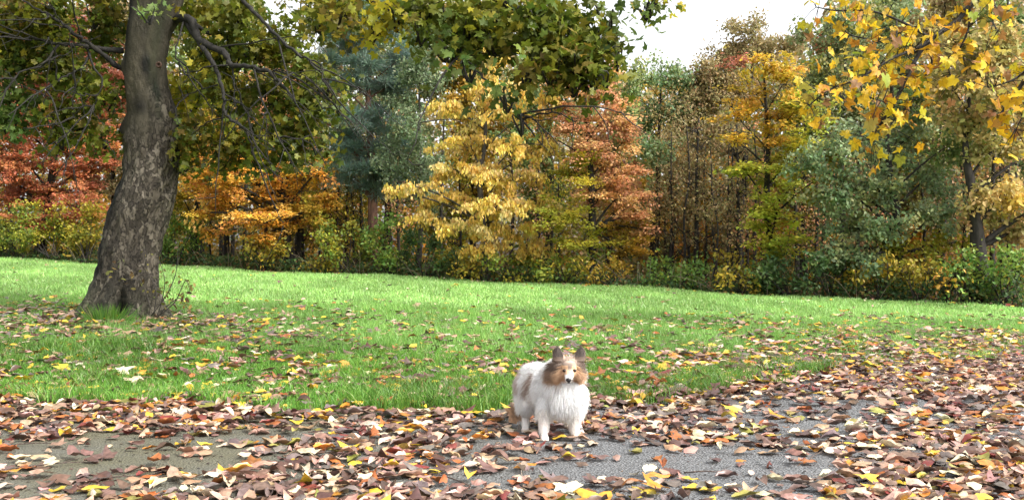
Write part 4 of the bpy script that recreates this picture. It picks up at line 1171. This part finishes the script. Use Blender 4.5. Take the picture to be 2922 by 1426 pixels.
def fallen():
    r = np.random.default_rng(801)
    def density(x, y):
        e = lawn_edge(x); on_path = y < e
        n1 = vnoise(x * 1.6, y * 1.6, 21)
        dp = 330 * (1 + .45 * n1)
        dp = dp * (1 - .86 * np.exp(-(((x + 2.05) / 1.0) ** 2 + ((y - 5.05) / .85) ** 2) ** 2))        # bare algae patch
        dp = dp * (1 - .80 * np.exp(-(((x - .55) / .95) ** 2 + ((y - 4.75) / .65) ** 2) ** 2))         # bare asphalt below the dog
        dp = dp * (1 - .55 * np.exp(-(((x - 1.9) / .9) ** 2 + ((y - 6.3) / .7) ** 2) ** 2))
        dp = dp * (1 + .45 * sstep(1.0, 2.2, x) * (1 - sstep(4.6, 5.2, y)))
        dp = dp * (1 + .8 * np.exp(-np.abs(y - e) / .35))
        dl = 190 * np.exp(-(y - e) / 3.0) * (1 + .7 * n1)
        dl = dl + 190 * np.exp(-np.clip(y - e, 0, 9) / 1.1) * sstep(.4, 2.0, x)
        dl = dl + 120 * np.exp(-(((x - TREE_XY[0] + .4) / 2.6) ** 2 + ((y - 11.5) / 1.3) ** 2)) + 2.0
        dl = dl * (1 - .95 * sstep(13.5, 17.5, y)) + .7 * (y > 14) + 6 * np.exp(-np.abs(y - wood_edge(x) + .4) / .4)
        return np.where(on_path, dp, np.clip(dl, 0, 330))
    xs_, ys_ = [], []
    for (y0, y1) in [(1.6, 4.0), (4.0, 7.0), (7.0, 10.0), (10, 14), (14, 31)]:
        xm = y1 * .52 + 1.3
        mx = 560 if y1 < 11 else 230 if y1 < 15 else 20
        n = int((y1 - y0) * 2 * xm * mx)
        x = r.uniform(-xm, xm, n); y = r.uniform(y0, y1, n)
        k = in_view(x, y, 1.3) & (r.uniform(size=n) * mx < density(x, y)) & (y < wood_edge(x) + .3)
        xs_.append(x[k]); ys_.append(y[k])
    x = np.concatenate(xs_); y = np.concatenate(ys_); n = len(x)
    onp = y < lawn_edge(x)
    cn = r.choice(len(FN), n, p=np.array([FW[q] for q in FN]) / sum(FW.values()))
    # dry browns gather under the sycamore
    near = (np.hypot(x - TREE_XY[0], (y - 11.6)) < 2.2) & (r.uniform(size=n) < .6)
    cn[near] = r.choice([0, 1, 2, 7, 10], near.sum())
    lawn_y = (~onp) & (r.uniform(size=n) < .10); cn[lawn_y] = FN.index('yellow')
    col = jitter(np.array([FC[q] for q in FN])[cn], r, .28, .09)
    kind = r.integers(0, len(ALLT), n); kk_ = (kind >= len(GL)) & (r.uniform(size=n) < .55); kind[kk_] = r.integers(0, len(GL), kk_.sum())
    size = np.where(kind < len(GL), r.uniform(.055, .135, n), r.uniform(.09, .19, n))
    yaw = r.uniform(0, 6.28, n)
    tilt = np.where(onp, .08, .22)
    nm = np.stack([r.normal(0, 1, n) * tilt, r.normal(0, 1, n) * tilt, np.where(r.uniform(size=n) < .30, -1., 1.)], -1)
    ax = np.stack([np.cos(yaw), np.sin(yaw), r.normal(0, .10, n)], -1)
    ax = norm(ax); zz = norm(nm - (nm * ax).sum(-1, keepdims=True) * ax); xx = np.cross(ax, zz)
    gzv = gz(x, y)
    # height: rest the lowest tenth of the leaf on the ground, or on grass tips / other leaves
    minz = np.zeros(n)
    for t, (v, f) in enumerate(ALLT):
        k = kind == t
        q = v[:, 0][None] * xx[k, 2][:, None] + v[:, 1][None] * ax[k, 2][:, None] + v[:, 2][None] * zz[k, 2][:, None]
        minz[k] = np.percentile(q, 8, axis=1)
    lift = np.where(onp, .008 + r.exponential(.007, n) + .022 * np.exp(-np.abs(y - lawn_edge(x)) / .3) * r.uniform(0, 1, n), .012 + r.uniform(0, .035, n))
    pos = np.stack([x, y, gzv + lift - minz * size], -1)
    # the dog stands clear
    # individual leaves: the 300 that show largest
    px = CX + x / y * F; py = HY + (CAM_H - pos[:, 2]) / y * F
    sc = size / y * ((px > 15) & (px < 2907) & (py < 1418) & onp)
    idx = np.argsort(-sc)[:300]
    mask = np.ones(n, bool); mask[idx] = False
    mes = []
    for v, f in ALLT:
        me = mesh_np('fallen_leaf', v, np.concatenate([np.asarray(q) for q in f]), [len(q) for q in f], smooth=True)
        me.materials.append(M_FALLEN_OBJ); mes.append(me)
    for i in idx:
        o = bpy.data.objects.new('fallen_leaf', mes[kind[i]]); COL.objects.link(o)
        m = Matrix([[xx[i, a], ax[i, a], zz[i, a], 0] for a in range(3)] + [[0, 0, 0, 1]])
        m = m.to_quaternion().to_matrix().to_4x4()
        ll = pos[i].copy(); 
        o.matrix_world = Matrix.Translation(Vector(ll.tolist())) @ m @ Matrix.Scale(float(size[i]), 4)
        o.color = (*[float(q) for q in col[i]], 1)
        cname = FN[cn[i]]
        k = kind[i]
        shape = 'lobed' if k >= len(GL) else 'narrow tightly curled' if k in (3, 7) else 'upturned curled' if k in (2, 5, 9) else 'arched oval' if k in (4, 8) else 'flat oval'
        big = 'large' if size[i] > .125 else 'small' if size[i] < .095 else 'middling'
        where = 'on the olive stained path' if x[i] < -.9 else 'on the path in front of the dog' if x[i] < 1.1 else 'on the thickly littered grey path'
        tag(o, f'{big} {cname} {shape} fallen leaf {where}', 'leaf', f'{big} {cname} {shape} leaves {where}')
    for nm_, sel, lab in (('path_leaf_litter', mask & onp, 'brown, cream and yellow fallen leaves strewn over the path'), ('lawn_leaf_litter', mask & ~onp, 'brown and yellow fallen leaves scattered over the green lawn')):
        V, L, S, C, off = [], [], [], [], 0
        for t, (v, f) in [(t, tv) for t, tv in enumerate(ALLT)] + [(t, tv) for t, tv in enumerate(LOWT)]:
            k = sel & (kind == t) & ((y > 9.0) if (v, f) is LOWT[t] or v is LOWT[t][0] else (y <= 9.0))
            s = size[k][:, None, None]
            q = pos[k][:, None, :] + s * (v[None, :, 0:1] * xx[k][:, None, :] + v[None, :, 1:2] * ax[k][:, None, :] + v[None, :, 2:3] * zz[k][:, None, :])
            m = len(q); kv = len(v)
            lo = np.concatenate([np.asarray(a) for a in f])
            V.append(q.reshape(-1, 3)); L.append((np.arange(m)[:, None] * kv + lo[None, :]).ravel() + off)
            S.append(np.tile([len(a) for a in f], m)); C.append(np.repeat(col[k], kv, 0)); off += m * kv
        me = mesh_np(nm_, np.concatenate(V), np.concatenate(L), np.concatenate(S), np.concatenate(C), smooth=True)
        tag(link(nm_, me, mat=M_FALLEN, kind='stuff'), lab, 'leaves')
    # crumbs of broken leaf and grit on the asphalt
    m = 9000
    cx_ = r.uniform(-5.5, 6.5, m); cy_ = r.uniform(3.0, 9.5, m); kk = (cy_ < lawn_edge(cx_)) & in_view(cx_, cy_, 1.2)
    cx_, cy_ = cx_[kk], cy_[kk]; m = len(cx_)
    cp = np.stack([cx_, cy_, gz(cx_, cy_) + .0085], -1)
    me = leaf_cloud('leaf_crumbs', cp, np.stack([r.normal(size=m), r.normal(size=m), r.normal(size=m) * .1], -1), np.stack([r.normal(size=m) * .2, r.normal(size=m) * .2, np.ones(m)], -1),
                    r.uniform(.006, .034, m) * r.uniform(.5, 1, m), leaf_simple(), jitter(pick([(.05, .035, .03, 4), (.12, .08, .06, 3), (.3, .2, .13, 1), (.03, .03, .03, 2)], m, r), r))
    tag(link('leaf_crumbs', me, mat=M_FALLEN, kind='stuff'), 'dark broken leaf crumbs and grit on the asphalt', 'debris')
    print('fallen leaves', n)
    # thin twigs dropped on the path
    M_TW = bark_mat('twig_bark', (.05, .035, .03), (.14, .10, .08), 60)
    for i, (x0, y0, ang, ln_) in enumerate([(-2.2, 4.75, .5, .5), (-1.7, 4.5, .1, .45), (-2.5, 5.3, .05, .3), (.9, 4.6, -.4, .25), (1.5, 5.0, .9, .22), (-.3, 4.5, 2.4, .3), (2.0, 4.9, 2.6, .3)]):
        T = Tubes()
        o3 = np.array([x0, y0, .012]); dr = np.array([math.cos(ang), math.sin(ang), 0])
        w = spline([-dr * ln_ / 2, [0, .02, .012], dr * ln_ / 2 + [.0, .02, .004]], 10)
        T.add(w, np.linspace(.004, .0018, 10), 5)
        e = w[6]; T.add(bez(e, e + [.03, .03, .01], e + [.07, .08, .012], 5), np.linspace(.0022, .001, 5), 4)
        tag(link('twig', T.mesh('twig'), mat=M_TW, loc=o3),
            ['longest dark twig on the olive stained path', 'pale straight twig on the olive stained path', 'short twig near the olive path edge', 'short dark twig on bare asphalt before the dog', 'small tilted twig on the grey asphalt', 'thin twig among leaves between dog and olive stain', 'thin twig among the thick litter'][i], 'twig')
fallen()

def feature_leaf():
    v, f = ground_maple(977, .5)
    me = mesh_np('upright_leaf', v, np.concatenate([np.asarray(q) for q in f]), [len(q) for q in f], smooth=True)
    me.materials.append(M_FALLEN_OBJ)
    for (px, py, s, rot, c, lab) in [(1478, 1225, .23, (.95, .2, .5), (.50, .30, .18), 'large tan leaf propped up behind the hind leg of the dog'),
                                     (1420, 1235, .17, (.5, -.2, 2.2), (.26, .10, .05), 'chestnut brown lobed leaf beside the large propped tan leaf')]:
        d = F * CAM_H / (py - HY)
        o = bpy.data.objects.new('fallen_leaf', me); COL.objects.link(o)
        o.location = ((px - CX) / F * d, d, .05 * s / .2); o.rotation_euler = rot; o.scale = (s, s, s); o.color = (*c, 1)
        tag(o, lab, 'leaf')
feature_leaf()

# ------------------------------------------------------------------ the dog
def dog():
    r = np.random.default_rng(1001)
    B = np.array([.22, 5.62, .0])
    balls = []
    def ball(c, rad): balls.append((np.asarray(c, float), np.asarray(rad, float) * np.ones(3)))
    def chain(pts, rads, n=8):
        p = spline(pts, n * (len(pts) - 1)); q = np.interp(np.linspace(0, 1, len(p)), np.linspace(0, 1, len(rads)), rads)
        for a, b in zip(p, q): ball(a, b)
    HC = np.array([.306, 5.455, .400])
    # trunk
    chain([(.135, 5.83, .285), (.175, 5.74, .285), (.225, 5.65, .28), (.28, 5.57, .27)], [.105, .110, .115, .110], 7)
    ball((.30, 5.535, .255), (.108, .085, .098))
    ball((.115, 5.845, .245), (.085, .085, .10))          # haunch fluff
    # neck
    chain([(.27, 5.59, .33), (.295, 5.52, .375), HC + [0, .03, -.01]], [.10, .082, .062], 6)
    # skull, cheeks, muzzle
    ball(HC, (.056, .060, .052)); ball(HC + [0, -.02, .012], (.044, .042, .036))
    ball(HC + [-.036, .0, -.026], (.036, .04, .034)); ball(HC + [.036, .0, -.026], (.036, .04, .034))
    chain([HC + [0, -.035, -.018], HC + [-.004, -.075, -.036], HC + [-.008, -.104, -.050]], [.031, .023, .0165], 6)
    chain([HC + [0, -.03, -.036], HC + [-.006, -.085, -.058]], [.020, .012], 6)
    # ears: rounded triangles set back on the skull
    for s in (-1, 1):
        e0 = HC + [s * .046, .005, .035]; e1 = HC + [s * .062, .0, .076]; e2 = HC + [s * .064, -.004, .098]
        for t in np.linspace(0, 1, 9):
            p = e0 + (e1 - e0) * min(1, t * 1.6) if t < .62 else e1 + (e2 - e1) * (t - .62) / .38
            w = .029 * (1 - t ** 2.6) + .009
            ball(p, (w, .010, .013))
    # legs
    chain([(.20, 5.56, .21), (.178, 5.535, .13), (.172, 5.515, .06), (.174, 5.508, .024)], [.050, .032, .024, .022], 8)
    chain([(.345, 5.56, .20), (.332, 5.530, .125), (.342, 5.515, .06), (.348, 5.510, .024)], [.050, .031, .023, .021], 8)
    chain([(.10, 5.80, .20), (.088, 5.765, .155), (.078, 5.805, .095), (.076, 5.775, .045), (.075, 5.762, .022)], [.060, .040, .020, .018, .019], 7)
    chain([(.24, 5.80, .20), (.315, 5.735, .155), (.352, 5.735, .095), (.372, 5.69, .045), (.378, 5.672, .022)], [.060, .040, .021, .018, .019], 7)
    paws = [(.176, 5.492, .019), (.351, 5.492, .019), (.075, 5.748, .018), (.381, 5.656, .018)]
    for p in paws:
        ball(p, (.024, .030, .0165))
        for k in (-1.4, -.5, .5, 1.4): ball((p[0] + k * .0105, p[1] - .024 + abs(k) * .004, p[2] - .004), (.0075, .012, .0105))
    # tail hanging behind
    chain([(.10, 5.93, .27), (.085, 5.97, .20), (.08, 5.965, .12)], [.035, .03, .015], 6)
    bm = bmesh.new()
    for c, q in balls:
        m = Matrix.Translation(Vector((c - B).tolist())) @ Matrix.Diagonal(Vector((*q.tolist(), 1)))
        bmesh.ops.create_icosphere(bm, subdivisions=2, radius=1, matrix=m)
    raw = bpy.data.meshes.new('raw'); bm.to_mesh(raw); bm.free()
    tmp = bpy.data.objects.new('tmp', raw); COL.objects.link(tmp)
    md = tmp.modifiers.new('r', 'REMESH'); md.mode = 'VOXEL'; md.voxel_size = .0045; md.use_smooth_shade = True
    sm = tmp.modifiers.new('s', 'SMOOTH'); sm.factor = .5; sm.iterations = 4
    dg = bpy.context.evaluated_depsgraph_get()
    me = bpy.data.meshes.new_from_object(tmp.evaluated_get(dg)); me.name = 'dog_body'
    bpy.data.objects.remove(tmp); bpy.data.meshes.remove(raw)
    nv = len(me.vertices); co = np.zeros(nv * 3, np.float32); me.vertices.foreach_get('co', co); co = co.reshape(-1, 3) + B
    WHITE = np.array([.90, .89, .87]); CREAM = np.array([.66, .55, .44]); TANC = np.array([.58, .37, .215]); SABLE = np.array([.17, .125, .10]); GREYB = np.array([.33, .255, .205]); DARK = np.array([.055, .045, .04])
    def colour(p, r=None):
        n = len(p); c = np.tile(WHITE, (n, 1))
        j = r.normal(0, 1, (n, 3)) if r is not None else np.zeros((n, 3))
        u = p[:, 0] - HC[0] + j[:, 0] * .004; w = p[:, 2] - HC[2] + j[:, 1] * .004; y = p[:, 1]
        def put(mask, col, f=1.0):
            c[mask] = c[mask] * (1 - f) + col * f
        head = (y < 5.525) & (w > -.085)
        face = head & (np.abs(u) < .125)
        au = np.abs(u)
        put(face & (w > -.075) & (au > .02), TANC * [1.08, 1.1, 1.2])
        put(face & (w > -.07) & (au > .075), TANC * [.9, .95, 1.1])
        put(face & (w > .004), GREYB)
        put(face & (w > .000) & (w < .040) & (au > .040), SABLE)
        put(face & (w > -.014) & (w < .012) & (au > .052), SABLE)
        put(face & (w > .034) & (au < .03), GREYB * 1.35)
        put(face & (w > -.012) & (w < .020) & (au > .008) & (au < .040) & (y < 5.43), TANC * [1.15, 1.15, 1.2])   # brows
        put(face & (au < .011) & (w > -.02) & (w < .03) & (y < 5.43), GREYB * .8)
        put(face & (au < .024) & (w > -.045) & (w < -.005) & (y < 5.43), TANC * [1.1, 1.15, 1.3])
        put(face & (y < 5.385) & (w < -.025) & (au < .04), WHITE)                                              # white muzzle
        put(face & (y < 5.385) & (w < -.02) & (u > .004) & (au < .04), TANC * [1.2, 1.35, 1.7], .6)
        put(face & (au > .066) & (w < -.005) & (w > -.085), SABLE * 1.3, .6)
        put(head & (w < -.062) & (w > -.085) & (au > .04), TANC, .5)
        put((y < 5.53) & (u > .085) & (w > -.15) & (w < -.03), CREAM * [.9, .8, .7], .6)
        ear = (w > .046 + j[:, 2] * .007) & (au > .030) & (y < 5.50)
        put(ear, SABLE * 1.25)
        put(ear & (y < HC[1] - .003) & (w > .058), DARK * 2.0)
        # flank patch and rump edge
        fx = (p[:, 0] - (.098 + (p[:, 2] - .29) * .26) + j[:, 2] * .006) / .016; fz = (p[:, 2] - .285) / .065
        put((fx ** 2 + fz ** 2 < 1) & (y < 5.85) & (y > 5.62), SABLE * [1.7, 1.5, 1.4], .8)
        put((p[:, 0] < .055) & (y > 5.70) & (p[:, 2] > .24) & (p[:, 2] < .36), SABLE * [1.9, 1.6, 1.5], .55)
        legs = p[:, 2] < .10
        put(legs, np.array([.78, .70, .64]), .6)
        put((p[:, 2] < .028), np.array([.74, .60, .54]), .6)
        put((p[:, 2] < .19) & (p[:, 2] > .09) & (y < 5.6), CREAM, .35)
        return c
    at = me.attributes.new('Col', 'FLOAT_COLOR', 'POINT')
    cc = np.ones((nv, 4), np.float32); cc[:, :3] = colour(co); at.data.foreach_set('color', cc.ravel())
    M = leaf_mat('dog_coat', 'ATTR', 0.0, .75, .2)
    body = link('dog', me, None, M, loc=B)
    tag(body, 'small white and sable long haired sheepdog standing on the leaf strewn path', 'dog')
    # coat
    nt = len(me.polygons)
    me.calc_loop_triangles()
    tri = np.zeros(len(me.loop_triangles) * 3, np.int32); me.loop_triangles.foreach_get('vertices', tri); tri = tri.reshape(-1, 3)
    a, b, c3 = co[tri[:, 0]], co[tri[:, 1]], co[tri[:, 2]]
    nn = np.cross(b - a, c3 - a); ar = np.linalg.norm(nn, axis=1); nn = norm(nn)
    NS = 60000
    ti = r.choice(len(tri), NS, p=ar / ar.sum()); q1, q2 = r.uniform(size=(2, NS)); fl = q1 + q2 > 1; q1[fl], q2[fl] = 1 - q1[fl], 1 - q2[fl]
    p = a[ti] + (b - a)[ti] * q1[:, None] + (c3 - a)[ti] * q2[:, None]; n = nn[ti]
    L = np.full(NS, .045); D = np.tile(np.array([-.15, .55, -.65]), (NS, 1)); lift = np.full(NS, .45)
    u = p[:, 0] - HC[0]; w = p[:, 2] - HC[2]; y = p[:, 1]
    back = (n[:, 2] > .3) & (y > 5.56); L[back] = .03; D[back] = [-.2, .8, -.2]; lift[back] = .3
    chest = (y < 5.62) & (p[:, 2] > .12) & (p[:, 2] < .345); L[chest] = np.where(np.abs(u[chest] + .01) < .07, .052, .036); lift[chest] = .35
    D[chest] = np.stack([u[chest] * 2.2, np.full(chest.sum(), -.05), np.full(chest.sum(), -1.)], -1)
    haunch = (y > 5.74) & (p[:, 2] < .33); L[haunch] = .045; D[haunch] = [-.25, .3, -.9]; lift[haunch] = .5
    ruff = (y < 5.60) & (p[:, 2] >= .33) & (y > 5.46); L[ruff] = .042; lift[ruff] = .45
    D[ruff] = np.stack([u[ruff] * 7, np.full(ruff.sum(), .35), w[ruff] * 3 - .45], -1)
    head = (y < 5.50) & (w > -.078)
    cheek = head & (np.abs(u) > .035) & (w < .03); 
    L[head] = .012; lift[head] = .25
    D[head] = np.stack([u[head] * 10, np.full(head.sum(), .6), w[head] * 6], -1)
    L[cheek] = .030; lift[cheek] = .25; D[cheek] = np.stack([np.sign(u[cheek]) * 1.0, np.full(cheek.sum(), .25), np.full(cheek.sum(), -.55) + w[cheek] * 4], -1)
    muz = head & (y < 5.415); L[muz] = .006; D[muz] = np.stack([u[muz] * 6, np.full(muz.sum(), 1.), np.full(muz.sum(), .0)], -1); lift[muz] = .1
    ear = (w > .05) & (np.abs(u) > .03) & (y < 5.51); L[ear] = .012; D[ear] = [0, .3, 1]; lift[ear] = .3
    leg = p[:, 2] <= .14; L[leg] = .018; D[leg] = [0, .15, -1]; lift[leg] = .22
    low = p[:, 2] <= .05; L[low] = .006; lift[low] = .15
    L *= r.uniform(.6, 1.15, NS); D = norm(D + r.normal(0, .16, (NS, 3)))
    d0 = norm(n * lift[:, None] + D * (1 - lift[:, None] * .5))
    K = 5; t = np.linspace(0, 1, K)[None, :, None]
    pts = p[:, None, :] + L[:, None, None] * (t * d0[:, None, :] * .75 + t * t * (D * .45 + np.array([0, 0, -.12]))[:, None, :])
    pts[:, :, 2] = np.maximum(pts[:, :, 2], .008)
    cu = bpy.data.hair_curves.new('dog_coat')
    cu.add_curves([K] * NS)
    cu.attributes['position'].data.foreach_set('vector', (pts - B).astype(np.float32).ravel())
    ra = cu.attributes.get('radius') or cu.attributes.new('radius', 'FLOAT', 'POINT')
    ra.data.foreach_set('value', np.tile(np.array([.0008, .0008, .0007, .0005, .0002], np.float32), NS))
    ca = cu.attributes.new('Col', 'FLOAT_COLOR', 'CURVE')
    rootc = np.ones((NS, 4), np.float32); rootc[:, :3] = jitter(colour(p, r), r, .14, .04)
    ca.data.foreach_set('color', rootc.ravel())
    cu.materials.append(M)
    link('coat', cu, body)
    # eyes, nose, mouth
    def solid(name, c, rad, mat, cut=None):
        bm = bmesh.new(); bmesh.ops.create_uvsphere(bm, u_segments=20, v_segments=12, radius=1)
        for v in bm.verts:
            if cut: cut(v)
            v.co = Vector((v.co.x * rad[0], v.co.y * rad[1], v.co.z * rad[2]))
        m = bpy.data.meshes.new(name); bm.to_mesh(m); bm.free()
        for f in m.polygons: f.use_smooth = True
        return link(name, m, body, mat, loc=(np.asarray(c) - B))
    def plain(name, col, rough):
        m, N, Lk = new_mat(name); o = N.new('ShaderNodeOutputMaterial'); b_ = N.new('ShaderNodeBsdfPrincipled')
        nz = N.new('ShaderNodeTexNoise'); nz.inputs['Scale'].default_value = 300
        rp = N.new('ShaderNodeValToRGB'); rp.color_ramp.elements[0].color = (*[q * .7 for q in col], 1); rp.color_ramp.elements[1].color = (*[q * 1.3 for q in col], 1)
        Lk.new(nz.outputs['Fac'], rp.inputs[0]); Lk.new(rp.outputs[0], b_.inputs['Base Color'])
        b_.inputs['Roughness'].default_value = rough; Lk.new(b_.outputs[0], o.inputs['Surface']); return m
    ME, MN = plain('dog_eye', (.03, .015, .01), .12), plain('dog_nose', (.012, .011, .011), .35)
    for s in (-1, 1):
        solid('eye', HC + [s * .027 - .001, -.0545, -.008], (.0112, .0075, .0088), ME)
    def nose_cut(v):
        if v.co.z < 0: v.co.x *= 1 - .35 * abs(v.co.z)
    solid('nose', HC + [-.0085, -.120, -.0505], (.0155, .011, .0130), MN, nose_cut)
    solid('mouth', HC + [-.0075, -.103, -.0665], (.0085, .0105, .0028), MN)
dog()
